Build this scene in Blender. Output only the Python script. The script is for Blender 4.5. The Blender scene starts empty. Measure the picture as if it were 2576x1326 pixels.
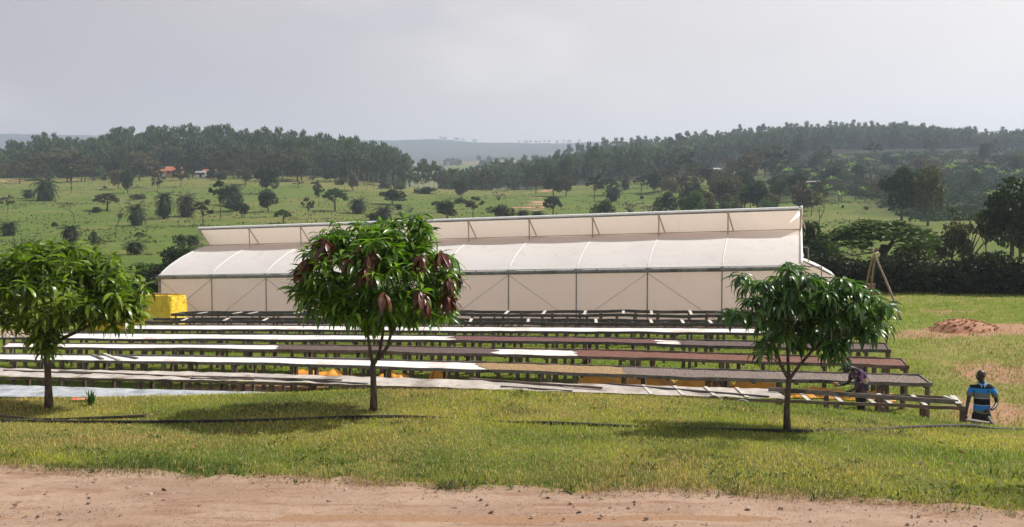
import bpy, bmesh, math, random
import numpy as np
from mathutils import Vector, Matrix
from math import radians as R, sin, cos, pi

# ------------------------------------------------------------------ camera, sky, sun
scene = bpy.context.scene
COL = scene.collection
F = 2253.0; CX, CY = 1288.0, 663.0; HZ = 560.0          # lens and horizon, in units of a 2576 px wide picture
PITCH = math.atan((HZ - CY) / F)                          # camera looks slightly down
CAMZ = 5.0
cam = bpy.data.cameras.new('camera'); camo = bpy.data.objects.new('camera', cam); COL.objects.link(camo)
camo.location = (0, 0, CAMZ); camo.rotation_euler = (pi/2 + PITCH, 0, 0)
cam.sensor_width = 36; cam.lens = F/2576*36; cam.clip_end = 20000; cam.clip_start = 0.1
scene.camera = camo

SUN_EL, SUN_AZ = R(50), R(76)                             # azimuth clockwise from +Y
SUN = Vector((cos(SUN_EL)*sin(SUN_AZ), cos(SUN_EL)*cos(SUN_AZ), sin(SUN_EL)))
sl = bpy.data.lights.new('sun', 'SUN'); sl.energy = 5.0; sl.angle = R(0.6); sl.color = (1.0, 0.94, 0.85)
so = bpy.data.objects.new('sun', sl); COL.objects.link(so)
so.rotation_euler = SUN.to_track_quat('Z', 'Y').to_euler()

class NT:
    def __init__(s, nt): s.nt = nt; nt.nodes.clear()
    def n(s, typ, **kw):
        nd = s.nt.nodes.new(typ)
        for k, v in kw.items():
            if k.startswith('i_'):
                key = k[2:]; key = int(key) if key.isdigit() else key.replace('_', ' ')
                nd.inputs[key].default_value = v
            else: setattr(nd, k, v)
        return nd
    def l(s, a, b): s.nt.links.new(a, b)
    def mix(s, fac, a, b, blend='MIX'):
        m = s.nt.nodes.new('ShaderNodeMix'); m.data_type = 'RGBA'; m.blend_type = blend
        for sock, v in ((m.inputs[0], fac), (m.inputs[6], a), (m.inputs[7], b)):
            if hasattr(v, 'links'): s.l(v, sock)
            else: sock.default_value = (tuple(v)+(1,))[:4] if isinstance(v, (tuple, list)) else v
        return m.outputs[2]
    def math(s, op, a, b=0.0, c=0.0, clamp=False):
        m = s.nt.nodes.new('ShaderNodeMath'); m.operation = op; m.use_clamp = clamp
        for i, v in enumerate((a, b, c)):
            if hasattr(v, 'links'): s.l(v, m.inputs[i])
            else: m.inputs[i].default_value = v
        return m.outputs[0]
    def ramp(s, v, lo, hi, a=0.0, b=1.0, smooth=True):
        m = s.nt.nodes.new('ShaderNodeMapRange'); m.interpolation_type = 'SMOOTHSTEP' if smooth else 'LINEAR'
        s.l(v, m.inputs[0]); m.inputs[1].default_value = lo; m.inputs[2].default_value = hi
        m.inputs[3].default_value = a; m.inputs[4].default_value = b
        return m.outputs[0]
    def noise(s, vec, scale, detail=3, rough=0.55, stretch=None):
        if stretch:
            mp = s.n('ShaderNodeMapping'); s.l(vec, mp.inputs[0]); mp.inputs['Scale'].default_value = stretch; vec = mp.outputs[0]
        nd = s.n('ShaderNodeTexNoise'); s.l(vec, nd.inputs['Vector'])
        nd.inputs['Scale'].default_value = scale; nd.inputs['Detail'].default_value = detail; nd.inputs['Roughness'].default_value = rough
        return nd.outputs[0]

world = bpy.data.worlds.new('World'); scene.world = world; world.use_nodes = True
w = NT(world.node_tree)
sky = w.n('ShaderNodeTexSky', sky_type='NISHITA', sun_disc=False, sun_elevation=SUN_EL, sun_rotation=SUN_AZ,
          air_density=1.2, dust_density=4.0, ozone_density=1.0)
tc = w.n('ShaderNodeTexCoord'); sp = w.n('ShaderNodeSeparateXYZ'); w.l(tc.outputs['Generated'], sp.inputs[0])
side = w.ramp(sp.outputs[0], -0.62, 0.62, smooth=False)
hz = w.mix(side, (4.0, 3.6, 3.75), (8.9, 8.1, 7.2))                        # hazy cloud layer, brighter towards the sun
cl = w.noise(tc.outputs['Generated'], 3.2, 5, 0.5, (1, 1, 2.6))
cl2 = w.noise(tc.outputs['Generated'], 7.0, 4, 0.55, (1, 1, 2.2))
cloud = w.math('MULTIPLY', w.ramp(cl, 0.47, 0.68), w.ramp(cl2, 0.35, 0.65, 0.45, 1.0))
hz = w.mix(w.math('MULTIPLY', cloud, 0.55), hz, (8.9, 8.1, 7.3))
dark = w.ramp(w.noise(tc.outputs['Generated'], 2.1, 3, 0.5, (1, 1, 3.0)), 0.5, 0.72, 0.0, 0.35)
hz = w.mix(dark, hz, (3.5, 3.5, 4.4))
low = w.ramp(sp.outputs[2], -0.02, 0.2, 0.6, 0.0)
hz = w.mix(low, hz, w.mix(side, (6.7, 5.9, 5.4), (9.0, 8.15, 7.2)))
hz = w.mix(w.ramp(sp.outputs[2], 0.30, 0.75, 0.0, 0.85), hz, (1.5, 1.9, 2.9))
allsky = w.mix(0.95, sky.outputs[0], hz)
bg = w.n('ShaderNodeBackground'); w.l(allsky, bg.inputs[0]); bg.inputs[1].default_value = 0.084
wo = w.n('ShaderNodeOutputWorld'); w.l(bg.outputs[0], wo.inputs[0])
scene.view_settings.view_transform = 'Standard'; scene.view_settings.look = 'None'
scene.view_settings.exposure = 0.45; scene.view_settings.gamma = 1.0
scene.render.engine = 'CYCLES'
scene.cycles.max_bounces = 8; scene.cycles.transparent_max_bounces = 8; scene.cycles.volume_bounces = 1
scene.cycles.transmission_bounces = 6

# ------------------------------------------------------------------ picture rays and ground shape
cp, sn = cos(-PITCH), sin(-PITCH)
def ray(px, py):                                           # direction with Y = 1
    u = (px-CX)/F; v = (CY-py)/F
    y = cp + v*sn; return np.array((u/y, 1.0, (-sn + v*cp)/y))
def at(px, py, Y):
    d = ray(px, py); return Vector((d[0]*Y, Y, CAMZ + d[2]*Y))
def px_of(X, Y, Z):
    d = cp*Y - sn*(Z-CAMZ); return CX + F*X/d, CY - F*(sn*Y + cp*(Z-CAMZ))/d
YAW = R(17.3); CA, SA = cos(YAW), sin(YAW)
ET, ES = Vector((CA, -SA, 0)), Vector((SA, CA, 0))         # along the greenhouse and rows / across them
def P(X, Y): return -0.906 + 0.03*(X*CA - Y*SA) + 0.045*(X*SA + Y*CA)
def onplane(px, py, h=0.0):                                # picture point on the yard plane raised by h
    d = ray(px, py)
    k = 0.03*(d[0]*CA - SA) + 0.045*(d[0]*SA + CA)
    Y = (CAMZ + 0.906 - h)/(k - d[2]); return at(px, py, Y)

def hashn(ix, iy, seed):
    n = (ix.astype(np.int64)*374761393 + iy.astype(np.int64)*668265263 + seed*974711) & 0x7fffffff
    n = ((n ^ (n >> 13))*1274126177) & 0x7fffffff
    n = ((n ^ (n >> 16))*60493 + 19990303) & 0x7fffffff
    return ((n ^ (n >> 11)) & 0xffff)/65535.0
def vn(x, y, seed=0):
    x = np.asarray(x, float); y = np.asarray(y, float)
    ix, iy = np.floor(x), np.floor(y); fx, fy = x-ix, y-iy
    fx = fx*fx*(3-2*fx); fy = fy*fy*(3-2*fy)
    a, b = hashn(ix, iy, seed), hashn(ix+1, iy, seed); c, d = hashn(ix, iy+1, seed), hashn(ix+1, iy+1, seed)
    return (a*(1-fx)+b*fx)*(1-fy) + (c*(1-fx)+d*fx)*fy
def fbm(x, y, seed=0, o=3):
    s = 0; a = 0.5; t = 0
    for i in range(o): s = s + a*vn(x*2**i, y*2**i, seed+i*17); t += a; a *= 0.5
    return s/t
def sstep(a, b, x):
    t = np.clip((np.asarray(x, float)-a)/(b-a), 0, 1); return t*t*(3-2*t)

CRX = [-900, 0, 450, 650, 870, 1100, 1300, 1700, 1900, 2100, 2300, 2450, 2576, 3400]
CRY = [1015, 1010, 1002, 995, 987, 986, 989, 1004, 1020, 1035, 1052, 1074, 1080, 1085]
YC = 13.0
def Hnear(X, Y):
    X = np.asarray(X, float); Y = np.asarray(Y, float)
    zc = CAMZ - (np.interp(CX + F*X/YC, CRX, CRY) - HZ)/F*YC
    z = 2.6 + (zc-2.6)*sstep(8.5, 13.0, Y)
    d = np.clip(Y-YC, 0, None); z = z - 0.62*(d*d/(d+0.35))
    z = z + 0.035*(fbm(X*0.9, Y*0.9, 5)-0.5)*sstep(7.5, 9, Y)
    p = P(X, Y); k = 0.15
    h = np.clip(0.5 + 0.5*(z-p)/k, 0, 1)
    return p*(1-h) + z*h + k*h*(1-h)*0.5
HY = np.log(np.array([45, 60, 80, 110, 170, 250, 330, 400, 500, 600, 750, 1000, 1400, 2000, 3000, 4500.]))
HX = np.array([-1100, 0, 450, 850, 1100, 1350, 1600, 1850, 2200, 2576, 3700.])
HT = np.array([
 [740]*11, [705]*11, [675,672,672,672,672,672,672,668,655,655,655],
 [635,635,635,635,635,635,635,622,600,598,598],
 [565,565,565,562,560,560,558,552,545,540,540],
 [505,505,505,505,508,508,503,492,482,472,472],
 [464,462,455,460,478,478,458,443,436,426,426],
 [450,448,440,448,485,486,462,432,406,400,400],
 [450,448,440,452,498,480,440,405,386,378,380],
 [460,458,448,462,498,465,418,388,373,376,378],
 [478,476,468,475,490,450,402,378,374,384,384],
 [500,500,490,470,436,428,420,410,400,400,400],
 [490,480,480,450,414,402,410,410,405,405,405],
 [440,430,440,425,402,393,405,405,400,400,400],
 [350,346,352,358,364,366,362,372,372,346,350],
 [520]*11], float)
def hermite(xk, yk, x):
    m = np.empty_like(yk); dx = np.diff(xk)
    s = np.diff(yk, axis=0)/dx.reshape((-1,)+(1,)*(yk.ndim-1))
    m[1:-1] = 0.5*(s[:-1]+s[1:]); m[0] = s[0]; m[-1] = s[-1]
    i = np.clip(np.searchsorted(xk, x)-1, 0, len(xk)-2)
    h = dx[i].reshape((-1,)+(1,)*(yk.ndim-1)); t = ((x-xk[i]))
    t = t.reshape((-1,)+(1,)*(yk.ndim-1))/h
    return (2*t**3-3*t**2+1)*yk[i] + (t**3-2*t**2+t)*h*m[i] + (-2*t**3+3*t**2)*yk[i+1] + (t**3-t**2)*h*m[i+1]
GY = np.linspace(HY[0], HY[-1], 240); GX = np.linspace(HX[0], HX[-1], 200)
GT = hermite(HX, hermite(HY, HT, GY).T.copy(), GX).T.copy()
def Hfar(X, Y):
    X = np.asarray(X, float); Y = np.asarray(Y, float)
    gy = np.clip((np.log(np.clip(Y, 45, 4500))-GY[0])/(GY[-1]-GY[0])*239, 0, 238.999)
    gx = np.clip((CX + F*X/np.maximum(Y, 1) - GX[0])/(GX[-1]-GX[0])*199, 0, 198.999)
    iy, ix = gy.astype(int), gx.astype(int); fy, fx = gy-iy, gx-ix
    y = (GT[iy, ix]*(1-fx)+GT[iy, ix+1]*fx)*(1-fy) + (GT[iy+1, ix]*(1-fx)+GT[iy+1, ix+1]*fx)*fy
    z = CAMZ + (HZ-y)/F*Y
    far = sstep(1800, 2800, Y)
    return z + (fbm(X/28, Y/28, 3)-0.5)*2.2*sstep(60, 160, Y) + far*(fbm(X/260, Y/260, 9, 4)-0.5)*26
def H(X, Y):
    X = np.asarray(X, float); Y = np.asarray(Y, float)
    n = Hnear(X, Y); t = sstep(47, 80, Y)
    return n*(1-t) + Hfar(X, Y)*t
def hit(px, py, y0=6.0, y1=4000.0):                        # where a picture ray meets the ground
    d = ray(px, py); Y = y0*np.power(y1/y0, np.linspace(0, 1, 2200))
    b = CAMZ + d[2]*Y < H(d[0]*Y, Y)
    if not b.any(): return None
    i = int(np.argmax(b)); Yh = Y[i]
    return Vector((d[0]*Yh, Yh, float(H(d[0]*Yh, Yh))))

# ------------------------------------------------------------------ object helpers
def link(name, me, mat=None, parent=None):
    o = bpy.data.objects.new(name, me); COL.objects.link(o)
    if mat is not None and me is not None:
        for m in (mat if isinstance(mat, (list, tuple)) else [mat]): me.materials.append(m)
    if parent: o.parent = parent
    return o
def tag(o, label=None, cat=None, group=None, kind=None):
    if label: o['label'] = label
    if cat: o['category'] = cat
    if group: o['group'] = group
    if kind: o['kind'] = kind
    return o
def thing(name, label, cat, loc=(0,0,0), rz=0, group=None):
    o = bpy.data.objects.new(name, None); COL.objects.link(o); o.empty_display_size = 0.1
    o.location = loc; o.rotation_euler = (0, 0, rz)
    return tag(o, label, cat, group)
class MB:
    def __init__(s): s.v = []; s.f = []; s.c = []
    def add(s, vs, fs, c=None):
        b = len(s.v); s.v += [tuple(x) for x in vs]; s.f += [tuple(i+b for i in f) for f in fs]
        s.c += [c if c is not None else 0.5]*len(vs)
    def box(s, c, sx, sy, sz, rot=None, jit=0):
        M = rot or Matrix.Identity(3); vs = []
        for z in (-1, 1):
            for x, y in ((-1,-1),(1,-1),(1,1),(-1,1)):
                q = Vector((x*sx/2, y*sy/2, z*sz/2)); 
                if jit: q += Vector((random.uniform(-jit,jit),)*3)
                vs.append(M @ q + Vector(c))
        s.add(vs, [(0,3,2,1),(4,5,6,7),(0,1,5,4),(1,2,6,5),(2,3,7,6),(3,0,4,7)])
    def bar(s, a, b, w, h, up=(0,0,1)):                    # box section between two points
        a, b = Vector(a), Vector(b); d = (b-a).normalized(); u = Vector(up)
        x = d.cross(u).normalized(); u = x.cross(d).normalized(); vs = []
        for p in (a, b):
            for i, j in ((-1,-1),(1,-1),(1,1),(-1,1)): vs.append(p + x*(i*w/2) + u*(j*h/2))
        s.add(vs, [(0,3,2,1),(4,5,6,7),(0,1,5,4),(1,2,6,5),(2,3,7,6),(3,0,4,7)])
    def sweep(s, pts, rad, n=8, cap=True):                 # tube through points, radius per point
        pts = [Vector(p) for p in pts]
        if not isinstance(rad, (list, tuple)): rad = [rad]*len(pts)
        vs = []; ref = None
        for i, p in enumerate(pts):
            d = (pts[min(i+1, len(pts)-1)] - pts[max(i-1, 0)]).normalized()
            if ref is None: ref = d.orthogonal().normalized()
            x = (ref - d*ref.dot(d)).normalized(); ref = x; y = d.cross(x)
            vs += [p + (x*cos(2*pi*k/n) + y*sin(2*pi*k/n))*rad[i] for k in range(n)]
        fs = [(i*n+k, i*n+(k+1) % n, (i+1)*n+(k+1) % n, (i+1)*n+k) for i in range(len(pts)-1) for k in range(n)]
        if cap: fs += [tuple(range(n-1, -1, -1)), tuple((len(pts)-1)*n+k for k in range(n))]
        s.add(vs, fs)
    def rail(s, pts, nrm, w, h):                           # flat board following points (its top centre line)
        vs = []; nr = Vector(nrm)*(w/2)
        for p in pts:
            p = Vector(p); vs += [p-nr-Vector((0,0,h)), p+nr-Vector((0,0,h)), p+nr, p-nr]
        m = len(pts)
        fs = [(i*4+k, i*4+(k+1) % 4, i*4+4+(k+1) % 4, i*4+4+k) for i in range(m-1) for k in range(4)]
        fs += [(3,2,1,0), tuple((m-1)*4+k for k in range(4))]
        s.add(vs, fs)
    def grid(s, rows):                                     # list of equally long rows of points
        m, n = len(rows), len(rows[0])
        s.add([p for r in rows for p in r], [(i*n+j, i*n+j+1, (i+1)*n+j+1, (i+1)*n+j) for i in range(m-1) for j in range(n-1)])
    def mesh(s, name, smooth=False, fix=True):
        me = bpy.data.meshes.new(name); me.from_pydata(s.v, [], s.f); 
        if fix:
            bm = bmesh.new(); bm.from_mesh(me); bmesh.ops.recalc_face_normals(bm, faces=bm.faces); bm.to_mesh(me); bm.free()
        if smooth: me.shade_smooth()
        return me
    def build(s, name, mat, parent=None, smooth=False): return link(name, s.mesh(name, smooth), mat, parent)
def np_mesh(name, V, Fc, c=None, smooth=False, midx=None):  # V (n,3), Fc (m,k) one face size; c value or rgb per vertex
    me = bpy.data.meshes.new(name); V = np.asarray(V, np.float32); Fc = np.asarray(Fc, np.int32)
    me.vertices.add(len(V)); me.vertices.foreach_set('co', V.ravel())
    m, k = Fc.shape; me.loops.add(m*k); me.loops.foreach_set('vertex_index', Fc.ravel())
    me.polygons.add(m); me.polygons.foreach_set('loop_start', np.arange(0, m*k, k, dtype=np.int32))
    if midx is not None: me.polygons.foreach_set('material_index', np.asarray(midx, np.int32))
    me.update(calc_edges=True)
    if c is not None:
        c = np.asarray(c, np.float32)
        if c.ndim == 1: c = np.stack([c, c, c], 1)
        a = me.attributes.new('tint', 'FLOAT_COLOR', 'POINT')
        a.data.foreach_set('color', np.concatenate([c, np.ones((len(c), 1), np.float32)], 1).ravel())
    if smooth: me.shade_smooth()
    return me

# ------------------------------------------------------------------ materials
def newmat(name):
    m = bpy.data.materials.new(name); m.use_nodes = True; return m, NT(m.node_tree)
def out(n, sh):
    o = n.n('ShaderNodeOutputMaterial'); n.l(sh, o.inputs[0])
def pmat(name, c1, c2, scale=4, rough=0.8, bump=0.0, stretch=None, c3=None, s3=1.0, spec=0.3, bscale=None, metal=0.0, lo=0.35, hi=0.65):
    m, n = newmat(name); t = n.n('ShaderNodeTexCoord').outputs['Object']
    nz = n.noise(t, scale, 5, 0.6, stretch); col = n.mix(n.ramp(nz, lo, hi), c1, c2)
    if c3: col = n.mix(n.ramp(n.noise(t, s3, 4, 0.6), 0.5, 0.66), col, c3)
    b = n.n('ShaderNodeBsdfPrincipled'); n.l(col, b.inputs['Base Color']); b.inputs['Roughness'].default_value = rough
    b.inputs['Specular IOR Level'].default_value = spec; b.inputs['Metallic'].default_value = metal
    if bump:
        bp = n.n('ShaderNodeBump'); bp.inputs['Strength'].default_value = 0.6; bp.inputs['Distance'].default_value = bump
        n.l(n.noise(t, bscale or scale*2.5, 5, 0.65, stretch), bp.inputs['Height']); n.l(bp.outputs[0], b.inputs['Normal'])
    out(n, b.outputs[0]); return m
def leafmat(name, c1, c2, transl=0.35, rough=0.55, spec=0.25, vary=0.25, tcol=None):
    m, n = newmat(name); at_ = n.n('ShaderNodeAttribute', attribute_name='tint')
    sep = n.n('ShaderNodeSeparateColor'); n.l(at_.outputs[0], sep.inputs[0])
    col = n.mix(sep.outputs[0], c1, c2)
    oi = n.n('ShaderNodeObjectInfo'); hs = n.n('ShaderNodeHueSaturation'); n.l(col, hs.inputs['Color'])
    n.l(n.ramp(oi.outputs['Random'], 0, 1, 1-vary, 1+vary, False), hs.inputs['Value'])
    n.l(n.ramp(oi.outputs['Random'], 0, 1, 0.485, 0.515, False), hs.inputs['Hue'])
    b = n.n('ShaderNodeBsdfPrincipled'); n.l(hs.outputs[0], b.inputs['Base Color']); b.inputs['Roughness'].default_value = rough
    b.inputs['Specular IOR Level'].default_value = spec
    tr = n.n('ShaderNodeBsdfTranslucent'); n.l(n.mix(1.0, hs.outputs[0], tcol or (1.3, 1.5, 0.7), 'MULTIPLY'), tr.inputs[0])
    mx = n.n('ShaderNodeMixShader'); mx.inputs[0].default_value = transl; n.l(b.outputs[0], mx.inputs[1]); n.l(tr.outputs[0], mx.inputs[2])
    out(n, mx.outputs[0]); return m
def rgbleaf(name, transl=0.3, rough=0.6):                   # colour of each blade carried by the mesh
    m, n = newmat(name); at_ = n.n('ShaderNodeAttribute', attribute_name='tint')
    b = n.n('ShaderNodeBsdfPrincipled'); n.l(at_.outputs[0], b.inputs['Base Color']); b.inputs['Roughness'].default_value = rough
    b.inputs['Specular IOR Level'].default_value = 0.2
    tr = n.n('ShaderNodeBsdfTranslucent'); n.l(at_.outputs[0], tr.inputs[0])
    mx = n.n('ShaderNodeMixShader'); mx.inputs[0].default_value = transl; n.l(b.outputs[0], mx.inputs[1]); n.l(tr.outputs[0], mx.inputs[2])
    out(n, mx.outputs[0]); return m
M = {}
M['wood'] = pmat('weathered_wood', (0.12,0.105,0.092), (0.25,0.22,0.195), 5, 0.85, 0.004, (1,1,6), (0.06,0.05,0.045), 1.3)
M['wood_dark'] = pmat('dark_wood', (0.05,0.044,0.04), (0.12,0.108,0.098), 5, 0.85, 0.004, (1,1,6), (0.13,0.12,0.11), 1.1)
M['wood_brown'] = pmat('brown_wood', (0.12,0.085,0.065), (0.23,0.17,0.14), 4, 0.85, 0.004, (1,1,6), (0.08,0.055,0.04), 1.0)
M['wood_pale'] = pmat('pale_wood', (0.42,0.38,0.33), (0.6,0.56,0.5), 6, 0.8, 0.003, (1,1,4))
M['post'] = pmat('hewn_post', (0.085,0.056,0.040), (0.18,0.125,0.092), 6, 0.9, 0.008, (3,3,1), (0.19,0.17,0.14), 1.5)
M['cloth'] = pmat('white_cloth', (0.60,0.575,0.54), (0.74,0.725,0.70), 2.6, 0.8, 0.02, (1,1,1), (0.52,0.44,0.38), 0.9, bscale=3)
M['cloth_dirty'] = pmat('stained_cloth', (0.36,0.32,0.28), (0.52,0.47,0.42), 2.6, 0.85, 0.03, (1,1,1), (0.24,0.20,0.17), 1.3, bscale=4)
M['cloth_grey'] = pmat('grey_sheet', (0.30,0.32,0.34), (0.44,0.46,0.48), 2.6, 0.55, 0.05, (1,1,1), (0.22,0.235,0.25), 1.8, bscale=3)
def beans(name, c1, c2, c3):
    m, n = newmat(name); t = n.n('ShaderNodeTexCoord').outputs['Object']
    vo = n.n('ShaderNodeTexVoronoi'); vo.inputs['Scale'].default_value = 34; n.l(t, vo.inputs['Vector'])
    sep = n.n('ShaderNodeSeparateColor'); n.l(vo.outputs['Color'], sep.inputs[0])
    col = n.mix(sep.outputs[0], c1, c2); col = n.mix(n.ramp(n.noise(t, 2.5, 5, 0.7), 0.45, 0.65), col, c3)
    b = n.n('ShaderNodeBsdfPrincipled'); n.l(col, b.inputs['Base Color']); b.inputs['Roughness'].default_value = 0.75
    bp = n.n('ShaderNodeBump'); bp.inputs['Strength'].default_value = 1.0; bp.inputs['Distance'].default_value = 0.03
    n.l(n.math('ADD', vo.outputs['Distance'], n.noise(t, 9, 5, 0.7)), bp.inputs['Height']); n.l(bp.outputs[0], b.inputs['Normal'])
    out(n, b.outputs[0]); return m
M['beans_dark'] = beans('dark_cherries', (0.05,0.032,0.027), (0.19,0.12,0.10), (0.115,0.08,0.07))
M['beans_red'] = beans('red_cherries', (0.09,0.032,0.02), (0.27,0.10,0.06), (0.20,0.085,0.055))
M['beans_wine'] = beans('wine_cherries', (0.075,0.026,0.024), (0.25,0.10,0.09), (0.15,0.065,0.055))
M['beans_gold'] = beans('golden_parchment', (0.20,0.11,0.04), (0.50,0.33,0.15), (0.36,0.22,0.10))
M['beans_grey'] = beans('grey_brown_cherries', (0.085,0.062,0.052), (0.30,0.23,0.19), (0.21,0.15,0.115))
M['steel'] = pmat('galvanised_steel', (0.16,0.17,0.16), (0.26,0.27,0.26), 6, 0.5, 0, (1,1,1), (0.1,0.1,0.1), 1.0, spec=0.5, metal=0.3)
M['white_tube'] = pmat('white_tube', (0.78,0.78,0.76), (0.85,0.85,0.83), 3, 0.5)
M['hoop'] = pmat('hoop_tube', (0.64,0.63,0.61), (0.70,0.69,0.67), 3, 0.5)
M['tan_tube'] = pmat('tan_tube', (0.36,0.28,0.21), (0.45,0.36,0.28), 3, 0.6)
def film(name, c1, c2, tr, tc_, clear=0.0, sc=0.6):
    m, n = newmat(name); t = n.n('ShaderNodeTexCoord').outputs['Object']
    nz = n.ramp(n.noise(t, sc, 5, 0.6, (0.5, 0.5, 1.6)), 0.35, 0.7); col = n.mix(nz, c1, c2)
    col = n.mix(n.ramp(n.noise(t, 1.1, 6, 0.7, (2.2, 2.2, 0.35)), 0.52, 0.75, 0, 0.5), col, (0.55,0.47,0.39))
    b = n.n('ShaderNodeBsdfPrincipled'); n.l(col, b.inputs['Base Color']); b.inputs['Roughness'].default_value = 0.42
    b.inputs['Specular IOR Level'].default_value = 0.35
    bp = n.n('ShaderNodeBump'); bp.inputs['Strength'].default_value = 0.55; bp.inputs['Distance'].default_value = 0.06
    n.l(n.noise(t, 1.4, 3, 0.5, (0.4, 0.4, 2.0)), bp.inputs['Height']); n.l(bp.outputs[0], b.inputs['Normal'])
    ts = n.n('ShaderNodeBsdfTranslucent'); ts.inputs[0].default_value = tuple(tc_)+(1,)
    mx = n.n('ShaderNodeMixShader'); mx.inputs[0].default_value = tr; n.l(b.outputs[0], mx.inputs[1]); n.l(ts.outputs[0], mx.inputs[2])
    o = mx.outputs[0]
    if clear:
        tp = n.n('ShaderNodeBsdfTransparent'); m2 = n.n('ShaderNodeMixShader'); m2.inputs[0].default_value = clear
        n.l(o, m2.inputs[1]); n.l(tp.outputs[0], m2.inputs[2]); o = m2.outputs[0]
    out(n, o); return m
M['film_roof'] = film('roof_film', (0.84,0.83,0.81), (0.90,0.895,0.88), 0.42, (0.92,0.88,0.83))
M['film_wall'] = film('wall_film', (0.87,0.81,0.76), (0.93,0.88,0.84), 0.62, (0.98,0.92,0.87))
M['film_upper'] = film('upper_film', (0.80,0.74,0.68), (0.87,0.81,0.75), 0.45, (0.92,0.82,0.74))
M['net'] = film('vent_net', (0.80,0.74,0.69), (0.87,0.82,0.77), 0.6, (0.93,0.86,0.79), 0.0, 1.2)
M['yellow'] = pmat('yellow_tarp', (0.78,0.54,0.03), (0.88,0.66,0.07), 1.2, 0.5, 0.25, None, (0.6,0.38,0.03), 1.6, bscale=3.2)
M['orange'] = pmat('orange_tarp', (0.62,0.25,0.03), (0.78,0.36,0.05), 1.5, 0.5, 0.05, None, (0.5,0.2,0.04), 1.2, bscale=3)
M['pipe'] = pmat('black_pipe', (0.012,0.012,0.014), (0.024,0.024,0.027), 8, 0.55, 0, None, (0.05,0.047,0.042), 3, spec=0.25)
M['bark'] = pmat('mango_bark', (0.055,0.040,0.030), (0.125,0.097,0.075), 14, 0.9, 0.006, (2,2,0.6), (0.06,0.045,0.033), 6)
M['bark_far'] = pmat('tree_bark', (0.07,0.055,0.04), (0.13,0.105,0.08), 3, 0.9)
M['bark_pale'] = pmat('pale_bark', (0.20,0.18,0.15), (0.34,0.31,0.27), 2, 0.8, 0, (1,1,0.3))
M['pole'] = pmat('pole_wood', (0.15,0.105,0.075), (0.27,0.20,0.145), 6, 0.8, 0.004, (3,3,0.6))
M['mound'] = pmat('mound_soil', (0.30,0.14,0.075), (0.42,0.22,0.13), 3, 0.95, 0.05, None, (0.34,0.20,0.13), 1.6, bscale=9)
M['chunk'] = pmat('chunk', (0.22,0.14,0.09), (0.52,0.41,0.32), 3, 0.9, 0.01)
M['stone'] = pmat('road_stone', (0.12,0.09,0.075), (0.42,0.31,0.25), 6, 0.9, 0.004)
M['leaf_mango'] = leafmat('mango_leaf', (0.018,0.055,0.007), (0.18,0.29,0.022), 0.32, 0.32, 0.5, 0.05, (1.6,1.9,0.5))
M['leaf_mango_dark'] = leafmat('mango_leaf_dark', (0.018,0.058,0.014), (0.085,0.17,0.032), 0.3, 0.32, 0.5, 0.05, (1.5,1.8,0.5))
M['leaf_brown'] = leafmat('mango_leaf_young', (0.055,0.020,0.012), (0.15,0.055,0.028), 0.22, 0.35, 0.5, 0.05, (1.4,0.9,0.7))
M['leaf_euc_pale'] = leafmat('pale_eucalyptus_leaf', (0.040,0.052,0.032), (0.11,0.13,0.078), 0.2, 0.6, 0.2, 0.25)
M['leaf_euc'] = leafmat('eucalyptus_leaf', (0.018,0.037,0.014), (0.115,0.170,0.066), 0.2, 0.6, 0.2, 0.22)
M['leaf_dark'] = leafmat('dark_leaf', (0.014,0.024,0.010), (0.042,0.062,0.022), 0.2, 0.6, 0.2, 0.25)
M['leaf_mid'] = leafmat('green_leaf', (0.032,0.060,0.014), (0.085,0.135,0.03), 0.25, 0.6, 0.2, 0.2)
M['leaf_bright'] = leafmat('bright_leaf', (0.055,0.105,0.016), (0.13,0.20,0.035), 0.3, 0.6, 0.2, 0.15)
M['leaf_olive'] = leafmat('olive_leaf', (0.040,0.046,0.020), (0.095,0.10,0.045), 0.2, 0.65, 0.2, 0.22)
M['leaf_dry'] = leafmat('dry_leaf', (0.075,0.060,0.036), (0.15,0.125,0.08), 0.2, 0.7, 0.2, 0.2)
M['leaf_palm'] = leafmat('palm_leaf', (0.012,0.022,0.009), (0.055,0.075,0.028), 0.15, 0.6, 0.15, 0.2)
M['leaf_banana'] = leafmat('banana_leaf', (0.10,0.17,0.03), (0.22,0.30,0.07), 0.35, 0.5, 0.3, 0.15)
M['blade'] = rgbleaf('grass_blade', 0.5)
M['skin'] = pmat('dark_skin', (0.028,0.016,0.011), (0.042,0.024,0.017), 9, 0.42, 0, spec=0.5)
M['trouser'] = pmat('dark_trouser', (0.010,0.010,0.014), (0.022,0.021,0.026), 9, 0.85)
M['roof_red'] = pmat('red_tile', (0.27,0.085,0.05), (0.36,0.13,0.08), 0.8, 0.8)
M['wall_orange'] = pmat('orange_plaster', (0.34,0.17,0.09), (0.42,0.23,0.13), 0.6, 0.85)
M['wall_white'] = pmat('white_plaster', (0.62,0.60,0.56), (0.74,0.72,0.68), 0.6, 0.85)
M['dark_gap'] = pmat('dark_opening', (0.02,0.02,0.02), (0.035,0.033,0.03), 1, 0.6)
M['tin'] = pmat('tin_roof', (0.22,0.22,0.23), (0.34,0.34,0.35), 1.0, 0.6, spec=0.3)
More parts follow.
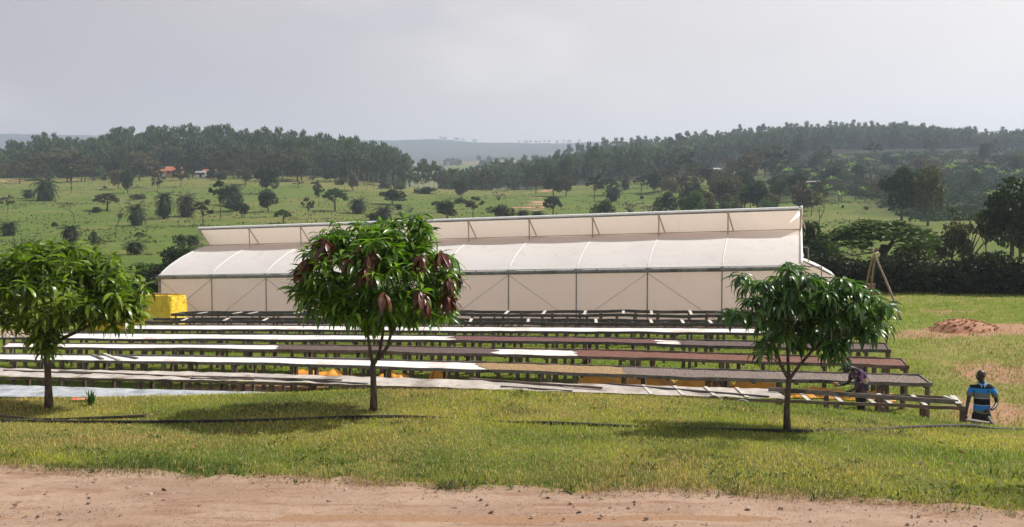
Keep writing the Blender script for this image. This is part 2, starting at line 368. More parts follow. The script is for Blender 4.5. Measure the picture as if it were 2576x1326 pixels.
# ------------------------------------------------------------------ ground: lawn, road, yard, hillside, distant hills
def groundmat(name, g1, g2, g3, straw, dirt, fine, patch, bumpd, dirt2=None):
    m, n = newmat(name); t = n.n('ShaderNodeTexCoord').outputs['Object']
    at_ = n.n('ShaderNodeAttribute', attribute_name='tint'); sep = n.n('ShaderNodeSeparateColor'); n.l(at_.outputs[0], sep.inputs[0])
    nf = n.noise(t, fine, 5, 0.7); npt = n.noise(t, patch, 4, 0.6); np2 = n.noise(t, patch*3.3, 4, 0.65)
    col = n.mix(n.ramp(nf, 0.3, 0.7), g1, g2); col = n.mix(n.ramp(npt, 0.42, 0.62), col, g3)
    sm = n.math('ADD', n.math('MULTIPLY', sep.outputs[1], 1.15), n.math('MULTIPLY', n.math('SUBTRACT', np2, 0.5), 1.5), clamp=True)
    col = n.mix(n.ramp(sm, 0.2, 0.8), col, straw)
    dm = n.math('ADD', sep.outputs[0], n.math('MULTIPLY', n.math('SUBTRACT', n.noise(t, patch*6, 5, 0.7), 0.5), 1.3), clamp=True)
    col = n.mix(n.ramp(dm, 0.35, 0.65), col, n.mix(n.ramp(nf, 0.35, 0.65), dirt, dirt2 or dirt))
    col = n.mix(sep.outputs[2], col, n.mix(n.ramp(npt, .4, .6), (0.022,0.032,0.014), (0.045,0.048,0.024)))
    b = n.n('ShaderNodeBsdfPrincipled'); n.l(col, b.inputs['Base Color']); b.inputs['Roughness'].default_value = 0.95
    b.inputs['Specular IOR Level'].default_value = 0.1
    bp = n.n('ShaderNodeBump'); bp.inputs['Strength'].default_value = 0.9; bp.inputs['Distance'].default_value = bumpd
    n.l(nf, bp.inputs['Height']); n.l(bp.outputs[0], b.inputs['Normal']); out(n, b.outputs[0]); return m
def blob(X, Y, px, py, rx, ry):                             # soft patch at a picture point, radii in metres
    p = hit(px, py)
    return np.exp(-((X-p.x)/rx)**2 - ((Y-p.y)/ry)**2)
def terrain(name, Xg, Yg, Zg, mat, c=None):
    m, n = Xg.shape; V = np.stack([Xg.ravel(), Yg.ravel(), Zg.ravel()], 1)
    i, j = np.meshgrid(np.arange(m-1), np.arange(n-1), indexing='ij'); a = (i*n+j).ravel()
    me = np_mesh(name, V, np.stack([a, a+1, a+n+1, a+n], 1), c, True)
    return tag(link(name, me, mat), kind='structure')
EDX = [-9, -5.0, -3.4, -1.2, 0.3, 1.1, 2.6, 4.2, 5.2, 9]
EDY = [8.75, 8.62, 8.42, 8.05, 7.92, 7.82, 7.62, 7.28, 7.16, 7.0]
def edge(X): return np.interp(X, EDX, EDY) + 0.16*(fbm(np.asarray(X)*1.7, np.asarray(X)*0+3, 21)-0.5)*2 + 0.05*(vn(np.asarray(X)*9, np.asarray(X)*0, 8)-0.5)
xs = np.linspace(-26, 26, 261); ys = np.concatenate([np.linspace(-12, 6, 19), np.linspace(6.15, 19.5, 150)])
Xg, Yg = np.meshgrid(xs, ys)
M['lawn'] = groundmat('lawn_soil', (0.12,0.125,0.032), (0.18,0.175,0.05), (0.085,0.105,0.025), (0.26,0.20,0.09), (0.30,0.18,0.11), 18, 0.5, 0.02)
dm = 1-sstep(-0.05, 0.25, Yg-edge(Xg)); sm = 0.3*fbm(Xg*0.5, Yg*0.5, 4)
terrain('lawn', Xg, Yg, Hnear(Xg, Yg), M['lawn'], np.stack([dm.ravel(), sm.ravel(), sm.ravel()*0], 1))

xs = np.linspace(-13, 13, 521); t = np.linspace(0, 1, 90)
Xg = np.repeat(xs[None], 90, 0); e = edge(xs) + 0.10
Yg = -10 + (e[None]+10)*t[:, None]**0.55
Zr = 2.6 + 0.014 + 0.035*(fbm(Xg*0.8, Yg*2.2, 31)-0.5) + 0.014*(fbm(Xg*5, Yg*9, 33)-0.5)
Zr = np.maximum(Zr, Hnear(Xg, Yg)+0.008)
m, n = newmat('dirt_road_soil'); tc_ = n.n('ShaderNodeTexCoord').outputs['Object']
a = n.noise(tc_, 1.1, 5, 0.65, (0.5,1.6,1)); b_ = n.noise(tc_, 14, 6, 0.7); c_ = n.noise(tc_, 3.0, 4, 0.6, (0.4,2.2,1))
col = n.mix(n.ramp(a, 0.35, 0.65), (0.285,0.188,0.132), (0.37,0.26,0.19)); col = n.mix(n.ramp(c_, 0.52, 0.68), col, (0.26,0.155,0.105))
col = n.mix(n.ramp(b_, 0.50, 0.72, 0, 0.6), col, (0.17,0.105,0.072))
vo = n.n('ShaderNodeTexVoronoi'); vo.inputs['Scale'].default_value = 26; n.l(tc_, vo.inputs['Vector'])
pm = n.math('MULTIPLY', n.ramp(vo.outputs['Distance'], 0.10, 0.24, 1, 0), n.ramp(n.noise(tc_, 1.6, 3), 0.45, 0.62))
col = n.mix(n.math('MULTIPLY', pm, 0.55), col, (0.12,0.078,0.056))
bs = n.n('ShaderNodeBsdfPrincipled'); n.l(col, bs.inputs['Base Color']); bs.inputs['Roughness'].default_value = 0.95; bs.inputs['Specular IOR Level'].default_value = 0.15
bp = n.n('ShaderNodeBump'); bp.inputs['Strength'].default_value = 0.8; bp.inputs['Distance'].default_value = 0.02
n.l(n.math('ADD', b_, n.math('ADD', a, pm)), bp.inputs['Height']); n.l(bp.outputs[0], bs.inputs['Normal']); out(n, bs.outputs[0])
rut = lambda y0, wd, dp: -dp*np.exp(-((Yg-y0-0.06*xs[None]*0-0.12*(fbm(xs*0.35, xs*0+2, 37)[None]-0.5))/wd)**2)
Zr += rut(7.15, 0.10, 0.016) + rut(6.55, 0.16, 0.02)
terrain('dirt_road', Xg, Yg, Zr, m)

# yard with drying tables, and the field beyond
us = np.linspace(-1.25, 1.25, 420); ys = np.concatenate([np.arange(19.5, 50, 0.16), np.arange(50, 80, 0.5)])
Ug, Yg = np.meshgrid(us, ys); Xg = Ug*np.maximum(Yg, 19.5)
Xg[0] = np.clip(Xg[0], -26, 26)
t_ = Xg*CA - Yg*SA; s_ = Xg*SA + Yg*CA
d = 0.95*blob(Xg,Yg,2440,835,2.6,1.3) + 0.9*blob(Xg,Yg,2560,825,2.2,0.9) + 0.7*blob(Xg,Yg,2510,1030,1.0,1.6) + 0.55*blob(Xg,Yg,2480,930,1.6,2.2) + 0.6*blob(Xg,Yg,2470,1055,0.8,1.0)
d += 0.5*blob(Xg,Yg,2380,785,2.0,1.0) + 0.6*blob(Xg,Yg,2560,945,1.6,1.2) + 0.75*blob(Xg,Yg,700,975,3.2,0.7) + 0.6*blob(Xg,Yg,520,985,2.6,0.7)+0.4*blob(Xg,Yg,2300,845,1.2,0.8)
d = np.where((s_ > 37.0) & (s_ < 48.3) & (t_ > -30.8) & (t_ < 2.5), 0.9, d)
st = 0.28*sstep(2.5, 6, t_)*(1-sstep(33, 40, s_)) + 0.35*fbm(Xg*0.3, Yg*0.3, 12)*sstep(-2, 4, t_) + 0.15
z = H(Xg, Yg) + 0.05*(fbm(Xg*1.2, Yg*1.2, 14)-0.5)*sstep(19.6, 21, Yg)
M['yard'] = groundmat('yard_grass', (0.095,0.155,0.02), (0.18,0.225,0.036), (0.145,0.185,0.025), (0.27,0.235,0.085), (0.33,0.175,0.105), 16, 0.35, 0.05, (0.42,0.26,0.17))
terrain('yard', Xg, Yg, z, M['yard'], np.stack([np.clip(d,0,1).ravel(), st.ravel(), st.ravel()*0], 1))

us = np.linspace(-1.1, 1.1, 560); ys = 79.5*np.power(1250/79.5, np.linspace(0, 1, 210))
Ug, Yg = np.meshgrid(us, ys); Xg = Ug*Yg
d = np.zeros_like(Xg)
for px, py, rx, ry in ((1335,522,6,5),(1350,515,6,4),(1365,508,5,4),(1320,530,6,4),(1372,480,4,6),(1348,498,3,4),(1290,470,16,6),(1230,468,14,6),(395,432,22,7),(340,435,12,5),(520,425,14,6),(20,455,10,5),(180,452,9,3),(440,442,14,5)):
    d = np.maximum(d, 0.85*blob(Xg, Yg, px, py, rx, ry))
st = 0.22 + 0.5*(fbm(Xg/45, Yg/45, 41)-0.35) + 0.25*sstep(260, 360, Yg)
rgt = np.clip(sstep(0.255, 0.30, Ug)*sstep(205, 260, Yg+120*(fbm(Xg/40,Yg/40,43)-.5)) + sstep(0.30, 0.42, Ug)*sstep(150, 200, Yg+60*(fbm(Xg/30,Yg/30,44)-.5))*sstep(.36,.44,Ug) + sstep(-.1, 0.1, Ug)*sstep(np.interp(Ug,[-.1,.1,.25],[360,420,380]), np.interp(Ug,[-.1,.1,.25],[380,450,410]), Yg) + (1-sstep(-.14,-.10,Ug))*sstep(398,425,Yg), 0, 1)             # darker undergrowth on the planted slope
M['hill'] = groundmat('pasture_grass', (0.072,0.118,0.020), (0.108,0.155,0.030), (0.085,0.125,0.023), (0.165,0.155,0.050), (0.36,0.19,0.115), 0.55, 0.035, 0.5, (0.42,0.26,0.18))
terrain('hillside', Xg, Yg, H(Xg, Yg), M['hill'], np.stack([d.ravel(), np.clip(st,0,1).ravel(), rgt.ravel()], 1))
us = np.linspace(-1.1, 1.1, 420); ys = 1245*np.power(5200/1245, np.linspace(0, 1, 110))
Ug, Yg = np.meshgrid(us, ys); Xg = Ug*Yg
M['far'] = groundmat('far_hill_cover', (0.025,0.036,0.024), (0.05,0.062,0.036), (0.02,0.03,0.02), (0.22,0.175,0.10), (0.3,0.2,0.12), 0.03, 0.006, 2.0)
st = 0.75*sstep(0.42, 0.6, fbm(Xg/120, Yg/60, 47))*(1-sstep(1500, 2100, Yg)) + 0.25*sstep(0.5, 0.7, fbm(Xg/200, Yg/90, 49))
terrain('distant_hills', Xg, Yg, H(Xg, Yg), M['far'], np.stack([st.ravel()*0, st.ravel(), st.ravel()*0], 1))

# ------------------------------------------------------------------ grass blades
def blades(name, X, Y, Z, hgt, wid, col, seed, lean=0.5):
    g = np.random.default_rng(seed); N = len(X)
    a = g.uniform(0, 2*pi, N); b = g.uniform(0, 2*pi, N); L = np.abs(g.normal(0, lean, N))*hgt
    dx, dy = np.cos(a)*L, np.sin(a)*L; wx, wy = np.cos(b)*wid/2, np.sin(b)*wid/2
    V = np.zeros((N, 5, 3)); base = np.stack([X, Y, Z-0.006], 1)
    V[:, 0] = base + np.stack([wx, wy, 0*wx], 1); V[:, 1] = base - np.stack([wx, wy, 0*wx], 1)
    mid = base + np.stack([dx*0.35, dy*0.35, hgt*0.6], 1)
    V[:, 2] = mid - np.stack([wx*0.8, wy*0.8, 0*wx], 1); V[:, 3] = mid + np.stack([wx*0.8, wy*0.8, 0*wx], 1)
    V[:, 4] = base + np.stack([dx, dy, hgt*np.sqrt(np.clip(1.15-(L/hgt)**2*0.5, 0.25, 1))], 1)
    i = np.arange(N)*5
    F3 = np.stack([np.stack([i, i+1, i+2], 1), np.stack([i, i+2, i+3], 1), np.stack([i+3, i+2, i+4], 1)], 1).reshape(-1, 3)
    return np_mesh(name, V.reshape(-1, 3), F3, np.repeat(col, 5, 0))
g = np.random.default_rng(7)
def lawncol(X, Y, g):
    N = len(X); p = fbm(X*0.55, Y*0.8, 51); q = fbm(X*1.7, Y*1.7, 53); r = g.uniform(0, 1, N)
    green, lime, straw, deep = np.array((0.165,0.255,0.026)), np.array((0.45,0.46,0.05)), np.array((0.62,0.46,0.18)), np.array((0.050,0.100,0.022))
    k = np.clip(0.6 + 2.6*(p-0.5) + 0.7*(r-0.5), 0, 1)[:, None]
    c = green*(1-k) + lime*k
    gr = g.uniform(0, 1, N) < 0.14; c = np.where(gr[:, None], np.array((0.42,0.44,0.24))*(0.6+0.6*g.uniform(0, 1, (N, 1))), c)
    e_ = Y - edge(X); nearedge = (1-sstep(0.1, 1.3, e_))*(0.35+0.9*q)
    dk = np.clip(1.6*(fbm(X*0.9, Y*1.3, 57)-0.55)*2 + nearedge*0.9, 0, 1)[:, None]*0.8
    c = c*(1-dk) + deep*dk
    s = (g.uniform(0, 1, N) < np.clip(0.26 + 1.3*(fbm(X*0.7, Y*0.7, 61)-0.45) + 0.35*(1-sstep(0.0, 0.3, e_)), 0.05, 0.75))[:, None]
    c = np.where(s, straw*(0.6+0.5*g.uniform(0, 1, (N, 1))), c)*1.22
    return c*(0.5+0.9*g.uniform(0, 1, (N, 1))**1.3)
N = 330000
Y = 7.0 + (14.3-7.0)*g.uniform(0, 1, N)**1.15; X = (g.uniform(-1, 1, N))*(0.60*Y+0.7)
keep = (Y > edge(X) - 0.05 - 0.10*g.uniform(0, 1, N)**3) & (g.uniform(0, 1, N) < 0.35 + 1.3*fbm(X*2.6, Y*2.6, 67))
keep &= (g.uniform(0, 1, N) < sstep(-0.1, 0.22, Y-edge(X))*0.85+0.15)
X, Y = X[keep], Y[keep]; N = len(X)
hh = (0.022 + 0.030*g.uniform(0, 1, N)**1.3)*(0.65+0.9*fbm(X*1.3, Y*1.3, 71)) * (1 + 0.7*(1-sstep(0.0, 0.9, Y-edge(X)))*fbm(X*2, Y*2, 73))
me = blades('grass_blades', X, Y, Hnear(X, Y), hh, g.uniform(0.0035, 0.0075, N)*(Y/10)**0.6, lawncol(X, Y, g), 3, 0.65)
tag(link('lawn_grass', me, M['blade']), 'short patchy green and straw lawn grass', kind='stuff')
N = 9000
X = g.uniform(-5.6, 5.6, N); Y = edge(X) + g.normal(0.02, 0.10, N); sel = fbm(X*2.2, Y*0+1, 75) > 0.42; X, Y = X[sel], Y[sel]; N = len(X)
me = blades('edge_straw', X, Y, np.maximum(Hnear(X, Y), 2.612), 0.02+0.05*g.uniform(0, 1, N)**2, np.full(N, 0.005), np.array((0.42,0.32,0.16))*(0.35+0.8*g.uniform(0, 1, (N, 1))), 15, 1.3)
tag(link('edge_grass', me, M['blade']), 'dry straw fringe where the lawn meets the dirt road', kind='stuff')
# coarser grass in the yard under and beside the tables
N = 150000
Y = 19.6 + 26*g.uniform(0, 1, N)**1.25; X = Y*g.uniform(-0.62, 0.66, N)
t_ = X*CA - Y*SA; s_ = X*SA + Y*CA
keep = ~((s_ > 37.2) & (s_ < 48.6) & (t_ > -31) & (t_ < 3.2)) & (g.uniform(0, 1, N) < 0.2 + 1.3*fbm(X*0.8, Y*0.8, 81))
for px, py, rx, ry in ((2440,835,2.4,1.2),(2560,825,2.2,0.8),(700,975,2.6,0.6),(2510,1030,0.9,1.4)):
    keep &= g.uniform(0, 1, N) > 0.9*blob(X, Y, px, py, rx, ry)
X, Y = X[keep], Y[keep]; N = len(X); t_ = X*CA - Y*SA; s_ = X*SA + Y*CA
k = np.clip(fbm(X*0.5, Y*0.5, 83)*1.3-0.15+0.3*(g.uniform(0, 1, N)-0.5), 0, 1)[:, None]
c = np.array((0.14,0.23,0.025))*(1-k) + np.array((0.34,0.38,0.05))*k
sw = np.clip(0.45*sstep(2.0, 5.5, t_)*(1-sstep(31, 37, s_)) + 0.9*(fbm(X*0.45, Y*0.45, 87)-0.45), 0.06, 0.85)
c = np.where((g.uniform(0, 1, N) < sw)[:, None], np.array((0.42,0.33,0.15)), c)*(0.7+0.6*g.uniform(0, 1, (N, 1)))
me = blades('yard_blades', X, Y, H(X, Y), 0.05+0.11*g.uniform(0, 1, N)**1.6, 0.012+0.016*g.uniform(0, 1, N), c, 5, 0.8)
tag(link('yard_grass', me, M['blade']), 'rough grass between and beside the drying tables', kind='stuff')
# small tussocks and weeds over the pasture
N = 34000
Y = 82*np.power(400/82, g.uniform(0, 1, N)**0.8); U = g.uniform(-0.62, 0.40, N); X = U*Y
keep = (fbm(X/7, Y/7, 91) > 0.52) & (g.uniform(0, 1, N) < 0.75); X, Y = X[keep], Y[keep]; N = len(X)
c = np.array((0.055,0.085,0.02))+(np.array((0.17,0.17,0.065))-np.array((0.055,0.085,0.02)))*g.uniform(0, 1, (N, 1))
me = blades('tussocks', X, Y, H(X, Y)-0.02, 0.18+0.30*g.uniform(0, 1, N)**2, 0.2+0.3*g.uniform(0, 1, N), c, 9, 0.9)
tag(link('pasture_tussocks', me, M['blade']), 'low weeds and tussocks dotting the green pasture', kind='stuff')
# stones and grit on the road
def rock(g, r):
    n_ = 14; d = g.normal(size=(n_, 3)); d /= np.linalg.norm(d, axis=1)[:, None]; return d*r*(0.75+0.4*g.uniform(size=(n_, 1)))
def rocks(name, P_, R_, mat, seed, sq=0.65):
    g = np.random.default_rng(seed); mb = MB()
    for p, r in zip(P_, R_):
        bm = bmesh.new(); 
        for v in rock(g, r): bm.verts.new((v[0]+p[0], v[1]+p[1], v[2]*sq+p[2]))
        bmesh.ops.convex_hull(bm, input=bm.verts); bm.verts.index_update()
        used = sorted({v.index for f in bm.faces for v in f.verts}); mp = {u: i for i, u in enumerate(used)}; bm.verts.ensure_lookup_table()
        mb.add([bm.verts[u].co[:] for u in used], [[mp[v.index] for v in f.verts] for f in bm.faces]); bm.free()
    return mb
pts = []; rad = []
for i in range(900):
    y = 6.5 + 2.0*random.Random(i).random()**1.2; x = random.Random(i+9999).uniform(-4.9, 4.9)
    if fbm(x*0.8, y*0.8, 95) + 0.05*x < 0.42 and i % 4: continue
    if y > edge(x)+0.05: continue
    r = 0.005 + 0.020*random.Random(i+77).random()**3.2; pts.append((x, y, 2.617+r*0.2)); rad.append(r)
tag(rocks('gravel', pts, rad, None, 1).build('gravel', M['stone']), 'loose stones and grit scattered over the dirt road', kind='stuff')
# ------------------------------------------------------------------ greenhouse
GB = Vector((-888/F*45, 45, 0)); LB = 3.07; NB = 10; TL = LB*NB
ZL = at(400, 693, 45).z + 0.0; ZR = at(2020, 668, 45-TL*SA).z
def G(t, d, h):                                            # along, across, height above the gutter line
    p = GB + ET*t + ES*d; return Vector((p.x, p.y, ZL + (ZR-ZL)*t/TL + h))
def gz(t, d):
    p = GB + ET*t + ES*d; return float(P(p.x, p.y)) - (ZL + (ZR-ZL)*t/TL)
gh = thing('greenhouse', 'long white plastic film greenhouse with a raised roof vent behind the drying tables', 'greenhouse', tuple(G(0,0,gz(0,0))))
gh_inv = Matrix.Translation(-gh.location)
def gpart(name, mb, mat, smooth=False):
    mb.v = [tuple(Vector(v)-gh.location) for v in mb.v]; return mb.build(name, mat, gh, smooth)
ARC = [(0,0.02),(0.25,0.19),(0.55,0.36),(0.95,0.55),(1.35,0.71),(1.8,0.88),(2.3,1.03),(2.8,1.17),(3.3,1.285),(3.96,1.40)]
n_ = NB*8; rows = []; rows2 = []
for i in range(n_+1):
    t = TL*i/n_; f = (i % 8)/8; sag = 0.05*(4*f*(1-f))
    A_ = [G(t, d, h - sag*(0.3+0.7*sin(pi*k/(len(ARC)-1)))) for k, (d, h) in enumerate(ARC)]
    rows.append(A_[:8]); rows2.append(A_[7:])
mb = MB(); mb.grid(rows); gpart('roof_film', mb, M['film_roof'], True)
mb = MB(); mb.grid(rows2); gpart('roof_upper_strip', mb, M['film_upper'], True)  # top strip of the roof arch, tinted slightly darker and pinker
mb = MB()                                                   # vent net leaning outwards, slack between the brackets
rows = []
for i in range(n_+1):
    t = TL*i/n_; f = (i % 8)/8; sg = 0.07*(4*f*(1-f)); r_ = []
    for k in range(9):
        q = k/8; bl = sin(pi*q)
        r_.append(G(t + 0.0, 3.96 - 0.69*q + (0.12*bl+sg*bl) + 0.012*random.Random(i*9+k).uniform(-1,1), 1.40+0.92*q - 0.05*bl))
    rows.append(r_)
mb.grid(rows); gpart('vent_net', mb, M['net'], True)
mb = MB()                                                   # front wall film
mb.grid([[G(TL*i/40, 0.05, gz(TL*i/40, 0.05)*(1-k/8)+(-0.05)*(k/8)) + ES*(0.025*sin(i*1.7+k*0.9)) for k in range(9)] for i in range(41)])
gpart('front_wall', mb, M['film_wall'], True)
BACK = [(3.27,2.33),(4.2,2.36),(5.2,2.2),(6.4,1.75),(7.5,1.05),(8.3,0.4),(8.7,0.02)]
mb = MB(); mb.grid([[G(TL*i/20, d, h) for d, h in BACK] for i in range(21)]); gpart('back_roof', mb, M['film_roof'], True)
mb = MB(); mb.grid([[G(TL*i/20, 8.7, gz(TL*i/20, 8.7)), G(TL*i/20, 8.7, 0)] for i in range(21)]); gpart('back_wall', mb, M['film_wall'])
for e_, t in ((0, 0.02), (1, TL-0.02)):                     # end walls
    mb = MB(); prof = [(0.05, None)] + [(max(d, 0.05), h) for d, h in ARC] + [(3.5, 2.0)] + BACK[1:] + [(8.7, None)]
    mb.add([G(t, d, gz(t, d) if h is None else h) for d, h in prof], [tuple(range(len(prof)))]); gpart('end_wall', mb, M['film_wall'])
mb = MB(); mb.sweep([G(-0.12, -0.08, -0.11), G(TL*0.5, -0.08, -0.12), G(TL+0.12, -0.08, -0.11)], 0.085, 8)
for i in range(NB+1):
    mb.box(G(i*LB, -0.06, -0.10), 0.12, 0.16, 0.2, Matrix.Rotation(-YAW, 3, 'Z'))
gpart('gutter', mb, M['steel'])
mb = MB(); mb.sweep([G(TL*i/40, -0.04, 0.02) for i in range(41)], 0.035, 6); gpart('film_clamp_rail', mb, M['white_tube'])
mb = MB(); mb.sweep([G(TL*i/30-0.06, 3.25, 2.36) for i in range(31)], 0.06, 7); gpart('ridge_roll', mb, M['white_tube'])
mb = MB(); mb.sweep([G(TL*i/30-0.08, 3.22, 2.275) for i in range(31)], 0.032, 6); gpart('ridge_pipe', mb, M['steel'])
mb = MB(); mb.sweep([G(TL*i/30, 3.90, 1.42) for i in range(31)], 0.022, 6); gpart('vent_sill_pipe', mb, M['tan_tube'])
for i in range(NB+1):
    t = i*LB
    mb = MB(); mb.sweep([G(t, -0.02, gz(t, 0)-0.1), G(t, -0.02, -0.1)], 0.028 if 0 < i < NB else 0.07, 8); gpart('wall_post', mb, M['steel'])
    mb = MB(); mb.sweep([G(t, d, h+0.006) for d, h in ARC], 0.017, 6); gpart('roof_hoop', mb, M['hoop'], True)
    mb = MB(); mb.sweep([G(t, 3.23, 2.26), G(t, 3.28, 1.30)], 0.032, 6); mb.sweep([G(t, 3.25, 2.24), G(t+0.2, 3.80, 1.46)], 0.03, 6)
    mb.box(G(t, 3.2, 2.24), 0.09, 0.1, 0.1)
    gpart('vent_bracket', mb, M['tan_tube'])
for i in range(0, NB+1, 2):
    for sgn in (-1, 1):
        j = i+sgn
        if 0 <= j <= NB:
            mb = MB(); mb.sweep([G(i*LB, -0.03, -0.22), G(j*LB, -0.03, gz(j*LB, 0)+0.12)], 0.009, 5); gpart('brace_wire', mb, M['steel'])
mb = MB(); mb.sweep([G(LB, -0.03, -0.22), G(0, -0.03, gz(0, 0)+0.12)], 0.013, 5); gpart('brace_wire', mb, M['steel'])
# inner purlins and trusses, seen as faint lines through the film
for i in range(NB+1):
    t = i*LB; mb = MB(); mb.sweep([G(t, 4.3, gz(t, 4.3)), G(t, 4.3, 2.2)], 0.04, 6); mb.sweep([G(t, 0.3, -0.05), G(t, 8.5, -0.05)], 0.03, 6); gpart('inner_frame', mb, M['steel'])
# lean-to porch on the right end
PW = 1.35; q = Vector((0,0,0))
def GP(w, d, z): p = GB + ET*(TL+w) + ES*d; return Vector((p.x, p.y, z))
zi, zo = at(2019, 653, 37.0).z, at(2116, 695, 36.8).z
porch = lambda mb, nm, mt, sm=False: gpart(nm, mb, mt, sm)
mb = MB(); mb.grid([[GP(-0.02+PW*k/4*1.03, d, zi+(zo-zi)*k/4+0.05*sin(pi*k/4)) for k in range(5)] for d in (1.4, 2.6, 3.8, 5.0)]); porch(mb, 'porch_roof', M['film_roof'], True)
def gzz(w, d): p = GP(w, d, 0); return float(P(p.x, p.y))
mb = MB(); mb.add([GP(0.02,1.45,zo-0.05), GP(PW,1.45,zo-0.05), GP(0.02,1.45,zi-0.05)], [(0,1,2)]); porch(mb, 'porch_gable', M['net'])
mb = MB(); mb.add([GP(0.02,1.45,gzz(0,1.45)), GP(PW,1.45,gzz(PW,1.45)), GP(PW,1.45,zo-0.07), GP(0.02,1.45,zo-0.07)], [(0,1,2,3)])
mb.add([GP(PW,1.45,gzz(PW,1.45)), GP(PW,4.95,gzz(PW,4.95)), GP(PW,4.95,zo-0.07), GP(PW,1.45,zo-0.07)], [(0,1,2,3)]); porch(mb, 'porch_wall', M['film_roof'])
mb = MB()
for a, b in (((PW,1.42,gzz(PW,1.42)),(PW,1.42,zo)), ((0.0,1.40,zo-0.06),(PW,1.40,zo-0.06)), ((PW*0.62,1.38,gzz(0.8,1.4)),(PW*0.62,1.38,zo+0.38)), ((-0.35,1.36,zo+0.40),(PW*0.62,1.36,zo+0.38)), ((PW,4.95,gzz(PW,4.95)),(PW,4.95,zo)), ((PW,1.42,zo),(0,1.42,zi))):
    mb.sweep([GP(*a), GP(*b)], 0.025, 6)
porch(mb, 'porch_frame', M['steel'])
mb = MB(); mb.sweep([GP(-0.05, 1.5+0.1*k, zi+0.14+0.05*sin(k*1.3)) for k in range(12)], [0.14,0.17,0.19,0.17,0.18,0.2,0.18,0.17,0.16,0.17,0.15,0.1], 9); porch(mb, 'net_roll', M['net'], True)
mb = MB(); mb.sweep([GP(0.08,2.0,zi+0.05), GP(0.08,2.0,zi+0.55)], 0.02, 6); mb.sweep([GP(0.32,2.0,zi-0.2), GP(0.32,2.0,zi+0.46), GP(-0.1,2.0,zi+0.52)], 0.02, 6); porch(mb, 'porch_bracket', M['steel'])
mb = MB(); mb.sweep([G(TL+0.03, d, h+0.03) for d, h in ARC] , 0.05, 7); mb.sweep([G(TL+0.03, 3.96, 1.45), G(TL+0.03, 3.6, 1.9), G(TL+0.03, 3.25, 2.42)], 0.06, 7); porch(mb, 'end_trim', M['white_tube'], True)

# ------------------------------------------------------------------ drying tables
def poly(pl): xs_, ys_ = zip(*pl); return lambda x: float(np.interp(x, xs_, ys_))
HT_ = 0.88
class Row: pass
def make_row(front, back, fx, bx, label, wood, ht=HT_, n=40):
    r = Row(); ff, bf = poly(front), poly(back); r.F = []; r.B = []; r.px = []
    for i in range(n+1):
        q = i/n; a = fx[0]+(fx[1]-fx[0])*q; b = bx[0]+(bx[1]-bx[0])*q
        r.F.append(onplane(a, ff(a), ht)); r.B.append(onplane(b, bf(b), ht)); r.px.append(a)
    r.n = n; r.thing = thing('drying_table', label, 'drying table', tuple(r.F[0]-Vector((0,0,ht))), group='long raised drying tables')
    r.fx = fx; r.ht = ht; r.wood = wood
    return r
def rpart(r, name, mb, mat, smooth=False):
    mb.v = [tuple(Vector(v)-r.thing.location) for v in mb.v]; return mb.build(name, mat, r.thing, smooth)
def lerp(a, b, q): return a+(b-a)*q
def pick(r, arr, q):
    x = min(max(q, 0), 0.997 if q > 1 else 1)*r.n; i = min(int(x), r.n-1); return lerp(arr[i], arr[i+1], x-i)
def qx(r, px): return (px-r.fx[0])/(r.fx[1]-r.fx[0])
def rails(r, w=0.035, hf=0.092, hb=0.085, ends=True):
    rg = random.Random(int(r.F[0].x*100)); nrm = (r.B[0]-r.F[0]).normalized()
    for nm, arr, hh in (('front_rail', r.F, hf), ('back_rail', r.B, hb)):
        mb = MB(); pts = [p + Vector((0,0,rg.uniform(-0.008,0.008)+0.07*(float(fbm(np.array(p.x*0.45), np.array(p.y*0.45), 77))-0.5))) for p in arr]; mb.rail(pts, nrm, w, hh); rpart(r, nm, mb, M[r.wood])
    if ends:
        for i in (0, r.n):
            mb = MB(); d = (r.B[i]-r.F[i]).normalized(); e = ET*(0.03 if i == 0 else -0.03)
            mb.rail([r.F[i]+d*0.02+e, r.B[i]-d*0.02+e], ET, 0.03, hf*0.95); rpart(r, 'end_board', mb, M[r.wood])
def posts(r, xs_f, xs_b, rad=0.062, seed=0):
    rg = random.Random(seed)
    for arr, xs_ in ((r.F, xs_f), (r.B, xs_b)):
        for px in xs_:
            q = qx(r, px)
            if not 0 <= q <= 1: continue
            p = pick(r, arr, q); p = p + (ES*0.07 if arr is r.F else ES*-0.07)
            zt = p.z-0.086; zb = float(H(p.x, p.y))-0.12; rr = rad*rg.uniform(0.8, 1.3)
            mb = MB(); l = Vector((rg.uniform(-1,1), rg.uniform(-1,1), 0))*0.025; nn = rg.choice((6,7,8))
            mb.sweep([Vector((p.x, p.y, zb))+l, Vector((p.x, p.y, (zb+zt)/2))+l*0.4, Vector((p.x, p.y, zt))], [rr*1.05, rr*rg.uniform(0.92,1.05), rr*0.95], nn); rpart(r, 'leg', mb, M['post'])
def bearers(r, xs_):                                        # cross pieces on the leg pairs, ends showing under the rails
    for px in xs_:
        q = qx(r, px)
        if not 0.004 <= q <= 0.996: continue
        a, b = pick(r, r.F, q), pick(r, r.B, q); d = (b-a).normalized()
        mb = MB(); mb.bar(a-d*0.05-Vector((0,0,0.113)), b+d*0.05-Vector((0,0,0.110)), 0.07, 0.04); rpart(r, 'bearer', mb, M['wood_dark'])
